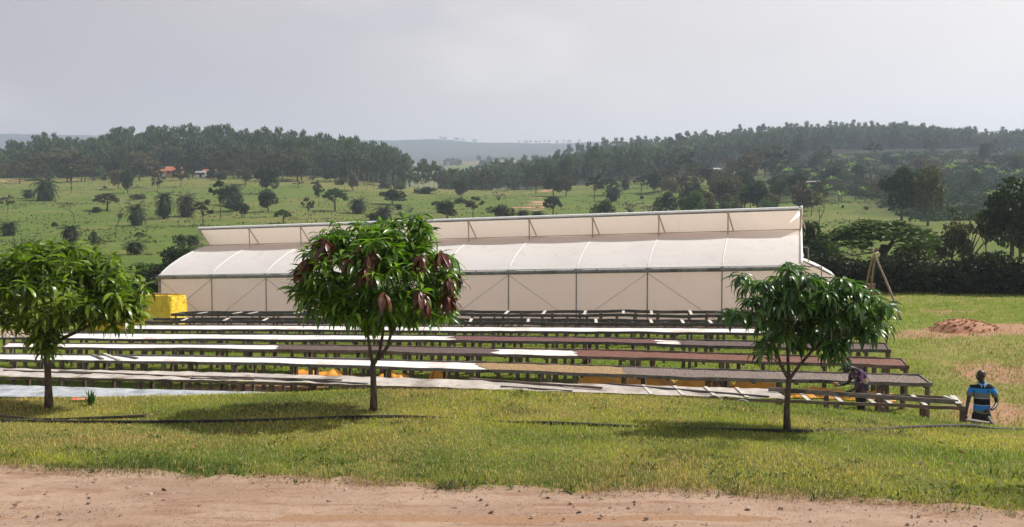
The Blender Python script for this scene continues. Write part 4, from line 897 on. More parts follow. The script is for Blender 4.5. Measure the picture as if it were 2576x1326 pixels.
tuft(14,1000,10,0.17,0.05,'thin pale weed at the lawn edge, far left','weed','leaf_bright',0.5,seed=4); tuft(60,1003,9,0.14,0.05,'thin pale weed at the lawn edge, left of the left mango trunk','weed','leaf_bright',0.5,seed=5)
tuft(1130,1232,90,0.12,0.30,'low dark green weed clump spilling onto the dirt road','weed','leaf_mid',1.25,seed=6); tuft(1000,1165,50,0.08,0.18,'small dark weed patch in the middle of the lawn','weed','leaf_mid',1.25,seed=7)
g = np.random.default_rng(31); BB = []
for i in range(130):
    x = g.uniform(-5.6, 5.6); y = edge(x)+g.uniform(0.05, 0.9)**1.5 if i % 2 else g.uniform(8, 13); rr = g.uniform(.04, .16)
    if y > 13: continue
    for j in range(int(10+rr*160)): BB.append((x+g.normal(0, rr), y+g.normal(0, rr*.7), 0))
BB = np.array(BB); BB[:, 2] = Hnear(BB[:, 0], BB[:, 1])+0.005; n = len(BB)
V, Q, k = leaf_sheet(BB, g.uniform(0,6.28,n), g.uniform(.2,1.35,n), g.uniform(.2,1.6,n), g.uniform(.03,.085,n), g.uniform(.008,.02,n), g.normal(0,.5,n), g.uniform(.1,.5,n), g)
tag(link('lawn_weeds', np_mesh('lawn_weeds', V, Q, np.repeat(g.uniform(0,1,n), k), True), leafmat('weed_leaf', (0.035,0.075,0.018), (0.13,0.21,0.035), 0.3, 0.5)), 'small dark weeds scattered through the lawn and along the road edge', kind='stuff')
p = hit(205,1012); g = np.random.default_rng(3); mb = MB(); mb.grid([[(x*0.13, y*0.06, 0.03+0.03*float(vn(np.array(x*6.), np.array(y*6.), 3))) for y in np.linspace(-1,1,6)] for x in np.linspace(-1,1,9)])
m_, n_ = newmat('litter_wrap'); 
M['litter'] = pmat('litter_wrap', (0.55,0.10,0.05), (0.65,0.42,0.25), 9, 0.6); o = mb.build('litter_wrapper', M['litter'], None, True); o.location = p; tag(o, 'crumpled orange and red wrapper beside the spiky clump', 'litter')
g = np.random.default_rng(12); n = 150; X = g.uniform(-5.4,5.4,n); Y = g.uniform(7.2,12.6,n); B = np.stack([X, Y, Hnear(X,Y)+0.03], 1)
V, Q, k = leaf_sheet(B, g.uniform(0,6.28,n), g.normal(0,.25,n), g.uniform(-1,1,n), g.uniform(0.04,0.11,n), g.uniform(0.012,0.03,n), g.normal(0,.6,n), g.uniform(0.1,.6,n), g)
tag(link('fallen_leaves', np_mesh('fallen_leaves', V, Q, np.repeat(g.uniform(0,1,n), k), True), leafmat('fallen_leaf', (0.10,0.05,0.03), (0.36,0.22,0.11), 0.1, 0.8)), 'dry brown leaves scattered over the lawn and road edge', kind='stuff')
# ------------------------------------------------------------------ far trees: unit sized crowns and trunks, shared by copies
def cards(P_, size, g, flat=0.0, aspect=0.55):
    N = len(P_); a = g.normal(size=(N,3)); a[:,2] *= (1-flat); a /= np.linalg.norm(a, axis=1)[:,None]
    b = np.cross(a, g.normal(size=(N,3))); b /= np.linalg.norm(b, axis=1)[:,None]
    s = size*g.uniform(0.6, 1.35, N)[:,None]; a = a*s; b = b*s*aspect
    V = np.stack([P_-a, P_+b, P_+a, P_-b], 1).reshape(-1, 3); i = np.arange(N)*4
    return V, np.stack([i, i+1, i+2, i+3], 1), np.repeat(g.uniform(0, 1, N), 4)
def lumps_pts(lumps, n, g, lo=0.55):
    o = []; ws = np.array([l[3]*l[4] for l in lumps]); ws = ws/ws.sum(); ks = np.maximum((ws*n).astype(int), 6)
    for l, k in zip(lumps, ks):
        d = g.normal(size=(k,3)); d /= np.linalg.norm(d, axis=1)[:,None]; r = lo+(1-lo)*g.uniform(0,1,k)**0.6
        o.append(np.array(l[:3]) + d*r[:,None]*np.array((l[3], l[3], l[4])))
    return np.concatenate(o)
PROTO = {}
def trunk_mesh(name, segs):
    mb = MB()
    for pts, rr in segs: mb.sweep(pts, rr, 6)
    return mb.mesh(name, True)
def proto(kind, v):
    key = (kind, v)
    if key in PROTO: return PROTO[key]
    import zlib
    g = np.random.default_rng(zlib.crc32(kind.encode()) % 1000 + v*7919); rg = random.Random(zlib.crc32(kind.encode()) % 999 + v*31); segs = []; lum = []
    lean = rg.uniform(-.06, .06); n, sz, fl, lo = 900, 0.032, 0.0, 0.5
    if kind == 'round':
        segs.append(([(0,0,-.04),(lean*.4,0,.15),(lean,0,.45)], [.035,.028,.018]))
        for i in range(11):
            a = rg.uniform(0,6.28); r = rg.uniform(.08,.34); lum.append((lean+r*cos(a), r*sin(a), rg.uniform(.34,.82)-r*.25, rg.uniform(.13,.2), rg.uniform(.10,.16)))
        lum.append((lean,0,.6,.26,.24)); n, sz = 1700, .034
        for i in range(4): segs.append(([(lean*.5,0,.22),(lum[i][0],lum[i][1],lum[i][2])], [.016,.006]))
    elif kind == 'airy':
        segs.append(([(0,0,-.04),(lean,0,.2),(lean*2.2,.02,.45)], [.026,.02,.014]))
        for i in range(13):
            a = i*2.4+rg.uniform(-.4,.4); r = rg.uniform(.12,.42); z = rg.uniform(.52,.92)-.25*r; lum.append((r*cos(a), r*sin(a), z, rg.uniform(.08,.14), rg.uniform(.045,.085)))
            segs.append(([(lean*1.8,.015,.3+.12*rg.random()),(r*.5*cos(a),r*.5*sin(a),z-.09),(r*cos(a),r*sin(a),z)], [.013,.008,.003]))
        n, sz, lo, fl = 1150, 0.028, 0.2, 0.3
    elif kind == 'flat':
        segs.append(([(0,0,-.04),(lean,0,.28),(lean*.7,.02,.5)], [.04,.03,.024]))
        for i in range(20):
            a = i*2.4; r = .46*math.sqrt((i+.5)/20); z = .84-.36*(r/.46)**2+rg.uniform(-.03,.03); lum.append((r*cos(a), r*sin(a), z, .13, .08))
            if i > 4: i % 3 or segs.append(([(lean,0,.3+.1*rg.random()),(r*.45*cos(a+.5),r*.45*sin(a+.5),z-.16),(r*cos(a),r*sin(a),z-.03)], [.018,.011,.004]))
        n, sz, fl, lo = 2300, 0.026, 0.5, 0.3
    elif kind == 'bush':
        for i in range(9):
            a = rg.uniform(0,6.28); r = rg.uniform(0,.36); lum.append((r*cos(a), r*sin(a), rg.uniform(.2,.62)-.5*r*r, rg.uniform(.14,.22), rg.uniform(.18,.3)))
        segs.append(([(0,0,-.05),(.02,0,.5)], [.03,.012])); n, sz = 1300, .042
    elif kind == 'twig':
        for i in range(14):
            a = rg.uniform(0,6.28); r = rg.uniform(.05,.42); z = rg.uniform(.4,.98)-.3*r; segs.append(([(0,0,-.05),(r*.4*cos(a),r*.4*sin(a),z*.5),(r*cos(a),r*sin(a),z)], [.016,.010,.003]))
            if i % 5 < 3: lum.append((r*cos(a), r*sin(a), z-.03, .09, .07))
        n, sz, lo = 300, .022, .1
    elif kind == 'bare':
        def br(p, d, L, r, k):
            q = p+d*L; segs.append(([tuple(p), tuple((p+q)/2+Vector((rg.uniform(-.02,.02),)*3)), tuple(q)], [r, r*.8, r*.55]))
            if k:
                for j in range(rg.choice((2,3))): br(q, (d+Vector((rg.uniform(-.75,.75), rg.uniform(-.75,.75), rg.uniform(-.1,.45)))).normalized(), L*rg.uniform(.55,.8), r*.55, k-1)
            else: lum.append((q.x,q.y,q.z,.05,.035))
        br(Vector((0,0,-.04)), Vector((lean,0,1)).normalized(), .32, .03, 4); n, sz, lo = 260, .018, .1
    elif kind == 'cone':
        segs.append(([(0,0,-.04),(0,0,.5)], [.04,.015]))
        for i in range(14):
            z = .16+.8*i/14; r = .36*(1-z)+.05; a = i*2.4; lum.append((r*.45*cos(a), r*.45*sin(a), z, r*.65, .09))
        n = 1000
    elif kind == 'column':
        segs.append(([(0,0,-.04),(0,0,.4)], [.05,.03]))
        for i in range(10):
            a = i*2.4; lum.append((.16*cos(a), .16*sin(a), .15+.78*i/10, .28*(1.0-.4*abs(i/5-.9)), .12))
        n = 900
    elif kind in ('euc', 'eucfar'):
        top = 1.0; x1, y1 = rg.uniform(-.05,.05), rg.uniform(-.05,.05)
        segs.append(([(0,0,-.04),(x1*.5,y1*.5,.4),(x1,y1,.9)], [.020,.014,.004]))
        b0 = rg.uniform(.32,.5)
        for i in range(7):
            a = i*2.4+rg.random(); z = rg.uniform(.64,.92) if i else .93; r = (.0 if i == 0 else rg.uniform(.08,.26)); lum.append((x1*z+r*cos(a), y1*z+r*sin(a), z-.25*r, rg.uniform(.17,.26), rg.uniform(.05,.085)))
        for i in range(6):
            a = i*2.4+rg.random(); z = b0+(.66-b0)*i/6; r = rg.uniform(.06,.26); lum.append((x1*z+r*cos(a), y1*z+r*sin(a), z, rg.uniform(.08,.15), rg.uniform(.03,.055)))
        n, sz, lo = (620, .042, .3) if kind == 'euc' else (170, .078, .3)
    P0 = lumps_pts(lum, int(n*1.5), g, lo); kz = 0.97/np.percentile(P0[:,2], 99.5); kr = 0.47/np.percentile(np.hypot(P0[:,0]-P0[:,0].mean(), P0[:,1]-P0[:,1].mean()), 97)
    P0 = P0*np.array((kr, kr, kz)); segs = [([(x*kr, y*kr, z*kz) for x, y, z in pts], rr) for pts, rr in segs]
    V, Q, c = cards(P0, sz*1.12, g, fl)
    cm = np_mesh(kind+'_crown', V, Q, c) if lum else None
    tm = trunk_mesh(kind+'_trunk', segs) if segs else None
    PROTO[key] = (tm, cm); return PROTO[key]
def palm_proto(v, short=True):
    key = ('palm', v)
    if key in PROTO: return PROTO[key]
    g = np.random.default_rng(500+v); rg = random.Random(500+v); h0 = (.42, .30, .55, .22)[v % 4]
    Vs, Qs, cs = [], [], []; nb = 0
    for i in range(60):
        a = i*2.4+rg.uniform(-.2,.2); f = i/60; el = 1.35-1.9*f+rg.uniform(-.15,.15); L = rg.uniform(.42,.58); p = np.array((0,0,h0)); th = el; rows = []
        for s in range(9):
            b = np.array((-sin(a), cos(a), 0)); up = np.array((-sin(th)*cos(a), -sin(th)*sin(a), cos(th))); wdt = .11*(sin(pi*min(1,(s+1.2)/10.2)))**.7*(1 if s else .2)
            if s:
                for sd in (-1,1):
                    d_ = np.array((cos(th)*cos(a), cos(th)*sin(a), sin(th))); tip = p+b*sd*wdt+d_*.045-up*.035
                    Vs += [p-d_*.02, p+d_*.02, tip+d_*.010, tip-d_*.006]; Qs.append((nb,nb+1,nb+2,nb+3)); nb += 4; cs += [min(1,max(0,rg.uniform(.0,.8)+.25*(1-f)))]*4
            p = p+(L/8)*np.array((cos(th)*cos(a), cos(th)*sin(a), sin(th))); th -= .17+.03*f
        # (leaflets only; the rib is too thin to show)
    for i in range(150):
        a = rg.uniform(0,6.28); z = h0*rg.uniform(.15,1.25); r = (.05+.17*rg.random())*(1.15-abs(z/h0-.8)); q = np.array((r*cos(a), r*sin(a), z)); w_ = np.array((-sin(a),cos(a),0))*.045
        Vs += [q+np.array((0,0,.06))-w_, q+np.array((0,0,.07))+w_, q*np.array((1.3,1.3,1))+w_-np.array((0,0,.09)), q*np.array((1.3,1.3,1))-w_-np.array((0,0,.08))]; Qs.append((nb,nb+1,nb+2,nb+3)); nb += 4; cs += [rg.uniform(0,.35)]*4
    for i in range(26):                                       # dead leaf skirt round the trunk
        a = rg.uniform(0,6.28); z = h0*rg.uniform(.1,.95); r = .05+.1*rg.random(); q = np.array((r*cos(a), r*sin(a), z)); w_ = np.array((-sin(a),cos(a),0))*.03
        Vs += [q*np.array((.5,.5,1))+np.array((0,0,.08))-w_, q*np.array((.5,.5,1))+np.array((0,0,.08))+w_, q+w_-np.array((0,0,.09)), q-w_-np.array((0,0,.09))]; Qs.append((nb,nb+1,nb+2,nb+3)); nb += 4; cs += [rg.uniform(0,.3)]*4
    Vs = np.array(Vs); kz, kr = .97/np.percentile(Vs[:,2], 99.5), .47/np.percentile(np.hypot(Vs[:,0], Vs[:,1]), 97); Vs = Vs*np.array((kr, kr, kz)); h0 *= kz
    PROTO[key] = (trunk_mesh('palm_trunk', [([(0,0,-.04),(.01,0,h0*.5),(0,0,h0)], [.06,.05,.045])]), np_mesh('palm_crown', Vs, Qs, cs)); return PROTO[key]
KM = dict(round='leaf_dark', airy='leaf_olive', flat='leaf_mid', bush='leaf_dark', twig='leaf_olive', bare='leaf_dry', cone='leaf_dark', column='leaf_dark', palm='leaf_palm', euc='leaf_euc')
NAMES = dict(round='broadleaf_tree', airy='open_tree', flat='umbrella_tree', bush='bush', twig='twiggy_shrub', bare='bare_tree', cone='conical_tree', column='column_tree', palm='palm', euc='eucalyptus')
CNT = [0]
MESHV = {}
def withmat(me, mat):                                        # mesh copy sharing geometry but with its own material
    k = (me.name, mat)
    if k not in MESHV:
        m2 = me if not me.materials else me.copy()
        m2.materials.clear(); m2.materials.append(M[mat]); MESHV[k] = m2
    return MESHV[k]
def ftree(kind, loc, h, wd, label, mat=None, v=None, group=None, rz=None, bark='bark_far', cat=None):
    CNT[0] += 1; v = CNT[0] % 3 if v is None else v
    tm, cm = palm_proto(v) if kind == 'palm' else proto(kind, v)
    rz = random.Random(CNT[0]*13).uniform(0, 6.28) if rz is None else rz
    o = thing(NAMES[kind], label, cat or ('bush' if kind in ('bush','twig') else 'tree'), loc, rz, group); sx = wd
    for nm, me, mt in (('trunk', tm, bark), ('crown', cm, mat or KM[kind])):
        if me is None: continue
        c = bpy.data.objects.new(nm if kind not in ('bush','twig') else ('stem' if nm == 'trunk' else 'foliage'), withmat(me, mt)); COL.objects.link(c); c.parent = o; c.scale = (sx, sx, h)
    return o
ZO = {1: (0, 285.4), 2: (645.9, 285.4), 3: (1291.7, 285.4), 4: (1937.6, 285.4)}
def mt(crop, zx, zy, h, w_, kind, label, mat=None, Y=None, v=None, group=None):
    ox, oy = ZO[crop]; px, py = ox+zx*.2605, oy+zy*.2605
    p = hit(px, py, 46) if Y is None else None
    if p is not None and p.y > (425 if px < 1250 else 560): p = None; Y = (372 if px < 900 else 345) if px < 1250 else 400
    if p is None:
        Yd = Y or 380; d = ray(px, py); p = Vector((d[0]*Yd, Yd, float(H(d[0]*Yd, Yd))))
        h_m = (CAMZ + ray(px, py-h*.2605)[2]*Yd) - p.z
    else: h_m = h*.2605/F*p.y
    return ftree(kind, p, max(h_m, .4), w_*.2605/F*p.y*(1.15 if kind == 'palm' else 1.08), label, mat, v, group)
T = [
 (1,445,845,250,220,'palm','thick dark palm clump with a dead stem, high at far left of the pasture'),(1,400,700,110,70,'bare','dead grey stem standing in the thick palm clump at far left'),
 (1,275,820,95,130,'palm','small palm left beside the thick palm clump'),(1,690,745,260,200,'airy','open leaning tree right of the thick palm clump'),
 (1,1235,775,225,150,'round','dark tree of two stacked crowns alone on the upper left pasture'),(1,1470,710,260,210,'airy','brownish open tree below the pale house yard','leaf_dry'),
 (1,1522,755,130,110,'airy','small pale open tree in front of the brownish one','leaf_olive'),(1,1745,710,180,160,'airy','open tree below the red roofed house'),
 (1,1860,610,210,190,'round','dark tree hiding the right half of the red roofed house'),(1,2045,630,110,110,'bush','dark bush below the orange walled house'),
 (1,2120,640,70,130,'bush','low shrub mound right of the dark bush below the houses'),(1,2365,715,180,160,'airy','open tree right of the houses, lower down'),
 (1,2130,1015,370,210,'airy','tall dark open tree left of a palm, above the greenhouse left end','leaf_dark'),(1,2255,900,220,180,'palm','palm rising from a dark bush above the greenhouse left end'),
 (1,2260,945,160,210,'bush','dark bush at the foot of the palm above the greenhouse left end'),(1,2365,1010,140,95,'round','small round tree on a thin stem right of the palm and bush'),
 (1,1590,1020,270,180,'palm','dark bulky palm left of a leaning bare trunk'),(1,1585,1000,120,150,'bush','dark scrub at the foot of the bulky palm'),(1,1800,1000,250,190,'palm','bushy palm right of the leaning bare trunk'),
 (1,1740,1030,210,90,'bare','leaning bare trunk between two bushy palms'),(1,1320,1085,235,200,'palm','full round palm in the middle of the left pasture'),
 (1,1030,940,170,240,'flat','wide olive tree up left of the full round palm','leaf_olive'),(1,1120,1200,290,180,'bare','twisted thin tree left of the full round palm','leaf_olive'),
 (1,715,1040,185,160,'bare','pale leafless tree on a stump, left pasture'),(1,85,1180,155,175,'palm','palm near the left picture edge above the left mango'),
 (1,680,1260,190,200,'palm','palm just above the left mango tree'),(1,905,1270,135,150,'cone','dark conical shrub right of the palm above the left mango'),
 (1,1350,1230,85,100,'flat','tiny flat topped thorn tree below the full round palm','leaf_olive'),(1,75,955,170,130,'airy','thin open tree near the left picture edge','leaf_dry'),
 (1,1330,830,55,150,'bush','low rounded shrub mound above the full round palm','leaf_olive'),(1,930,960,55,100,'bush','dark low stump shrub left of the wide olive tree'),
 (1,1300,1365,130,230,'palm','wide low palm bush above the right side of the left mango'),(1,1960,1090,260,210,'airy','pale feathery tree just above the greenhouse left corner','leaf_olive'),
 (1,1860,1270,110,170,'palm','low palm at the greenhouse left end'),(1,1740,1300,130,130,'bush','dark bush at the foot of the slope by the greenhouse left end'),
 (1,915,650,130,180,'airy','greenish open tree high on the left pasture','leaf_mid'),(1,655,600,120,130,'round','small dark rounded tree high on the left pasture'),
 (1,325,640,165,190,'round','dark spreading tree on the ridge edge at far left','leaf_olive'),(1,50,620,160,130,'round','dark tree at the left picture edge under the wood'),(1,170,615,140,150,'airy','grey open tree second from the left picture edge','leaf_dry'),
 (1,450,560,150,150,'airy','open tree under the eucalyptus wood, far left'),(1,585,600,190,140,'round','dark tree under the eucalyptus wood, left','leaf_olive'),(1,1145,520,170,150,'round','dark broad tree left of the bright green one'),
 (1,1290,575,210,190,'round','bright green rounded tree left of the house yard','leaf_mid'),(1,1420,565,180,130,'round','dark tree just left of the house yard','leaf_olive'),(1,870,505,115,150,'airy','grey open tree in the row along the ridge, left','leaf_dry'),
 (1,1020,500,120,110,'airy','pale open tree in the row along the ridge left of the broad dark one','leaf_olive'),(1,2180,590,120,130,'airy','open tree right of the orange walled house','leaf_olive'),(1,2320,590,150,140,'airy','brown open tree by the ridge right of the houses','leaf_dry'),
 (1,2435,620,215,150,'airy','tall open tree by the ridge right of the houses'),(1,435,1160,95,50,'bare','thin sapling alone on the lower left pasture'),(1,525,1095,45,70,'bush','small dark shrub left of the palm above the left mango'),
 (1,1640,590,200,110,'airy','thin open tree in front of the red roofed house','leaf_dry'),(1,1990,540,140,180,'flat','flat green crowned tree between the two houses','leaf_olive'),(1,1010,650,60,45,'bush','small dark bush high on the left pasture'),(1,1010,725,22,45,'bush','tiny dark bush left of the two crowned tree'),
 (2,110,950,215,215,'round','dark round tree with a drooping skirt above the greenhouse left half'),(2,500,1025,215,140,'airy','narrow open tree right of the dark skirted tree','leaf_olive'),(2,755,945,225,240,'flat','fresh green layered tree above the middle of the pasture','leaf_mid'),
 (2,980,970,165,200,'palm','palm bush above the left shoulder of the middle mango'),(2,1310,885,150,250,'round','broad very dark tree above the middle mango'),(2,1365,930,55,90,'bush','small dark round bush at the foot of the broad dark tree'),
 (2,255,1062,135,175,'flat','small green rounded tree right below the dark skirted tree','leaf_mid'),(2,600,900,220,110,'airy','pale slender tree left of the fresh green layered tree','leaf_olive'),(2,90,780,270,220,'round','tall dark tree of two crowns below the left wood'),
 (2,1230,1035,155,200,'palm','pale palm right behind the top of the middle mango'),(2,1480,1015,110,190,'twig','twiggy shrub behind the greenhouse right of the middle mango top'),(2,1110,1035,75,120,'bush','green bush behind the middle mango top','leaf_mid'),
 (2,1840,1025,185,260,'round','dark wide tree at the greenhouse roof edge, right of the middle mango'),(2,2090,1015,215,220,'airy','grey twiggy tree at the greenhouse roof edge','leaf_olive'),(2,2350,1005,120,260,'bush','grey green bush at the greenhouse roof edge, centre','leaf_olive'),
 (2,1975,825,195,170,'round','round tree on twin trunks in the centre of the pasture','leaf_olive'),(2,1965,870,55,110,'bush','dark shrub mound at the foot of the twin trunk tree'),(2,1640,778,68,215,'bush','low dark bush row under the central wood'),
 (2,1380,735,50,120,'bush','low green bush under the central wood','leaf_mid'),(2,1230,725,60,130,'bush','low dark bush left of the low green one under the central wood'),(2,930,750,180,140,'round','reddish brown tree at the edge of the central wood','leaf_dry'),
 (2,705,668,150,140,'round','very dark tree at the edge of the left wood'),(2,540,680,85,100,'airy','small open tree at the edge of the left wood','leaf_dry'),(2,820,692,70,120,'bush','green bush right of the very dark tree at the wood edge','leaf_mid'),
 (2,570,822,175,95,'airy','pale yellow green slender tree left of the fresh green layered one','leaf_mid'),(2,1480,705,115,195,'flat','green umbrella crowned tree under the central wood','leaf_mid'),(2,2420,750,135,120,'airy','small dark open tree right of the central dip','leaf_dry'),
 (2,2335,835,85,160,'twig','low dark brushwood right of the twin trunk tree'),(2,2105,700,185,110,'airy','brown tall tree in front of the right wood','leaf_dry'),(2,2250,692,120,110,'airy','brown lower tree in front of the right wood','leaf_dry'),(2,405,710,60,110,'airy','small brownish tree on the upper middle pasture','leaf_dry'),
 (2,330,600,140,120,'airy','pale green tree before the left wood','leaf_olive'),(2,130,560,150,170,'round','dark tree before the left wood, near its middle','leaf_dark'),(2,300,650,110,100,'airy','open tree on the upper middle pasture'),
 (3,285,650,150,150,'round','dark brown tree right of the central dip','leaf_dry'),(3,215,778,160,155,'airy','grey round open tree on a thin trunk by the red track','leaf_dry'),(3,385,800,210,175,'round','dark tree, left of a touching pair beside the red track'),(3,505,805,210,170,'round','dark tree, right of a touching pair beside the red track','leaf_olive'),
 (3,645,655,195,140,'airy','open tree up right of the touching pair','leaf_olive'),(3,780,850,260,170,'airy','layered dark tree left of the big umbrella tree','leaf_dark'),(3,915,790,165,215,'flat','big dark umbrella tree above a shaggy palm','leaf_dark'),(3,960,850,150,200,'palm','shaggy dark palm under the big umbrella tree'),
 (3,1080,740,150,110,'palm','upright palm right of the big umbrella tree'),(3,1390,765,250,140,'airy','tall brownish bare tree on the right pasture','leaf_dry'),(3,1490,740,185,120,'airy','brown open tree right of the tall bare one','leaf_dry'),(3,1515,680,205,165,'airy','dark open tree behind the brown ones','leaf_olive'),
 (3,1725,715,240,150,'airy','tall open grey tree on the right pasture','leaf_olive'),(3,1775,670,150,110,'airy','open tree behind the tall grey one','leaf_dry'),(3,835,610,165,150,'airy','brown tree on the upper pasture edge, right of centre','leaf_dry'),(3,1020,630,245,180,'round','large brown tree on the upper pasture edge','leaf_dry'),
 (3,1125,600,145,140,'airy','brown open tree right of the large brown one','leaf_dry'),(3,1255,590,185,140,'round','olive tree on the upper pasture edge','leaf_olive'),(3,1300,550,160,90,'airy','yellow green slender tree on the upper pasture edge','leaf_bright'),(3,1590,600,235,185,'airy','large open tree left of the long low building','leaf_olive'),
 (3,1405,560,190,170,'airy','grey open tree on the upper edge between olive and large open trees','leaf_dry'),(3,375,1005,205,190,'flat','layered dark tree by the red track at the greenhouse roof','leaf_dark'),(3,90,1005,75,150,'palm','low palm at the greenhouse roof by the red track'),(3,230,1000,65,150,'palm','low palm right of another at the greenhouse roof'),
 (3,880,980,145,260,'bush','bright green bush at the greenhouse roof','leaf_mid'),(3,1120,965,105,260,'twig','dark stubby branched shrub right of the bright green bush','leaf_dark'),(3,1320,965,110,280,'twig','second dark stubby branched shrub at the greenhouse roof','leaf_dark'),(3,1480,950,190,230,'bush','dark bush mass right of the stubby shrubs'),
 (3,1650,940,140,220,'bush','olive bush in the thicket above the greenhouse right half','leaf_olive'),(3,1750,915,240,230,'bush','dark tall bush in the thicket above the greenhouse right half'),(3,1880,940,180,200,'bush','brown green bush in the thicket','leaf_dry'),(3,2050,920,290,260,'round','big dark olive tree in the thicket above the greenhouse right end','leaf_olive'),
 (3,2230,930,240,200,'round','green tree in the thicket near the greenhouse right end','leaf_mid'),(3,2120,960,110,180,'bush','yellow green bush at the thicket foot','leaf_bright'),(3,2360,940,290,240,'round','dark tree in the thicket near the greenhouse right end'),(3,2440,960,150,180,'bush','green bush by the greenhouse right end','leaf_mid'),
 (3,2180,660,240,250,'airy','wide grey open tree on the right pasture edge','leaf_dry'),(3,2240,700,160,190,'round','dark tree below the wide grey one'),(3,2020,700,120,170,'bush','dark bush left of the dark tree on the right pasture'),(3,2300,480,190,240,'round','big dark broad tree beside the white walled house'),
 (3,625,965,60,40,'bare','thin curved sapling on the grass right of the red track'),(3,1240,830,40,40,'bush','small dark stump on the right pasture'),(3,1580,645,28,30,'bush','tiny dark stump high on the right pasture'),(3,1870,520,60,260,'bush','low dark hedge row below the long low building'),
 (4,475,1165,420,230,'bare','leafless forked tree right of the greenhouse vent','leaf_olive'),(4,260,850,290,180,'round','dark rounded tree left of the open shelter'),(4,90,830,240,230,'round','dark wide tree left of the open shelter, nearer the greenhouse','leaf_olive'),
 (4,60,470,130,110,'round','dark tree at the lower edge of the right wood'),(4,260,375,185,140,'column','tall dark tree before the right wood'),(4,1355,470,105,62,'column','dark upright cypress like tree in the plantation'),(4,1110,500,120,80,'column','dark upright tree left of the cypress like one'),(4,1190,500,80,90,'bush','dark low bush between the upright trees'),
 (4,2060,490,205,150,'round','dark tree in the plantation at the right'),(4,600,675,170,230,'round','dark tree behind the open shelter'),(4,850,650,160,120,'round','dark tree right of the one behind the shelter'),(4,2300,470,80,180,'bush','dark bush in the plantation at far right'),
 (4,450,560,200,160,'round','grey green tree above the open shelter','leaf_olive'),(4,820,850,160,140,'airy','thin tree at the foot of the plantation','leaf_olive'),(4,1020,860,140,130,'airy','grey tree at the foot of the plantation left of the big pair','leaf_dry'),(4,660,830,140,120,'airy','pale tree at the foot of the plantation','leaf_olive'),
 (4,700,915,28,34,'bush','small dark shrub on the clearing left of the big pair'),(4,925,930,32,50,'bush','dark shrub on the clearing nearest the big pair'),(4,1065,915,30,60,'bush','flat dark shrub beside the big pair'),
 (4,1270,1060,540,400,'round','left one of the two big dark trees above the umbrella tree','leaf_dark'),(4,1520,1085,580,380,'round','right one of the two big dark trees above the umbrella tree','leaf_olive'),
]
for a in T: mt(*a)
rgf = random.Random(21)
for n_f, x0, x1, y0, y1, hh, lb, gr in ((46,1900,2590,372,500,(26,58),'dark hazy tree among the coffee bushes on the right slope','trees on the planted right slope'),(66,-20,900,402,450,(38,82),'small grey brown open tree in the row below the left wood','open trees along the left ridge edge'),(54,1270,1960,410,462,(34,78),'grey brown open tree on the upper edge of the right pasture','open trees along the right pasture edge'),(20,1560,1900,455,500,(30,60),'scattered open tree on the middle of the right pasture','scattered trees on the right pasture')):
    for i in range(n_f):
        px, py = rgf.uniform(x0, x1), rgf.uniform(y0, y1); p = hit(px, py, 100)
        if x0 < 0: Yq = 290+100*rgf.random()**0.6; p = Vector((ray(px, 440)[0]*Yq, Yq, float(H(ray(px, 440)[0]*Yq, Yq))))
        if p is None or p.y > 560: continue
        h = rgf.uniform(*hh); k = rgf.choice(('airy','airy','round','airy')); ftree(k, p, h/F*p.y, h*rgf.uniform(.7,1.05)/F*p.y, lb, rgf.choice(('leaf_dry','leaf_olive','leaf_olive','leaf_dark')), None, gr)
for i in range(30):
    px, py = rgf.uniform(1700, 2060), rgf.uniform(470, 545); p = hit(px, py, 90); h = rgf.uniform(35, 75); ftree(rgf.choice(('round','bush','airy','round')), p, h/F*p.y, h*rgf.uniform(.8,1.2)/F*p.y, 'dark bushy tree of the thicket behind the greenhouse right half', rgf.choice(('leaf_dark','leaf_olive','leaf_mid','leaf_dry')), None, 'trees of the thicket behind the greenhouse')
for a in [(4,1040,1520,500,1150,'flat','wide green umbrella tree behind the hedge at the right','leaf_mid',54,1),(4,2330,1480,860,620,'round','big dark leafy tree at the right picture edge','leaf_dark',57),(4,2420,1480,700,500,'round','second dark tree at the right picture edge, behind the first','leaf_mid',61),
          (4,1900,1450,560,520,'twig','grey twiggy shrub between the big pair and the right edge','leaf_olive',60),(4,1750,1480,430,360,'round','dark olive tree behind the hedge','leaf_olive',58),(4,2080,1450,500,330,'airy','brownish open tree behind the hedge near the right edge','leaf_dry',63),
          (4,460,1500,330,330,'bush','dark bush right behind the greenhouse end','leaf_dark',52),(4,1400,1520,330,420,'bush','dark green bush under the umbrella tree','leaf_mid',51),(4,620,1480,220,260,'bush','leafy bush beside the greenhouse porch','leaf_mid',50),(4,330,1330,320,250,'round','dark tree behind the greenhouse right end','leaf_dark',56)]:
    mt(*a[:7], mat=a[7], Y=a[8], v=(a[9] if len(a) > 9 else None))
for px, py, h, w_, k, Y, lb, m_ in ((398,790,120,120,'round',55,'dark tree against the greenhouse left end','leaf_dark'),(345,800,90,100,'bush',56,'dark bush behind the yellow stack','leaf_dark'),(370,730,70,110,'round',64,'leafy green tree left above the yellow stack','leaf_mid'),(470,690,85,80,'palm',66,'palm rising behind the greenhouse left arch','leaf_palm'),(440,700,80,70,'round',64,'small dark tree behind the greenhouse left arch','leaf_dark'),(180,670,60,60,'bush',66,'dark bush above the left mango crown','leaf_dark'),(240,700,60,90,'bush',62,'dark bush behind the left mango crown','leaf_dark'),(60,680,60,110,'bush',64,'dark bush behind the left mango, nearest the picture edge','leaf_dark')):
    d = ray(px, py); x = d[0]*Y; z = float(H(x, Y)); ftree(k, (x, Y, z), max(CAMZ+ray(px, py-h)[2]*Y - z, 1.0), w_/F*Y, lb, m_)
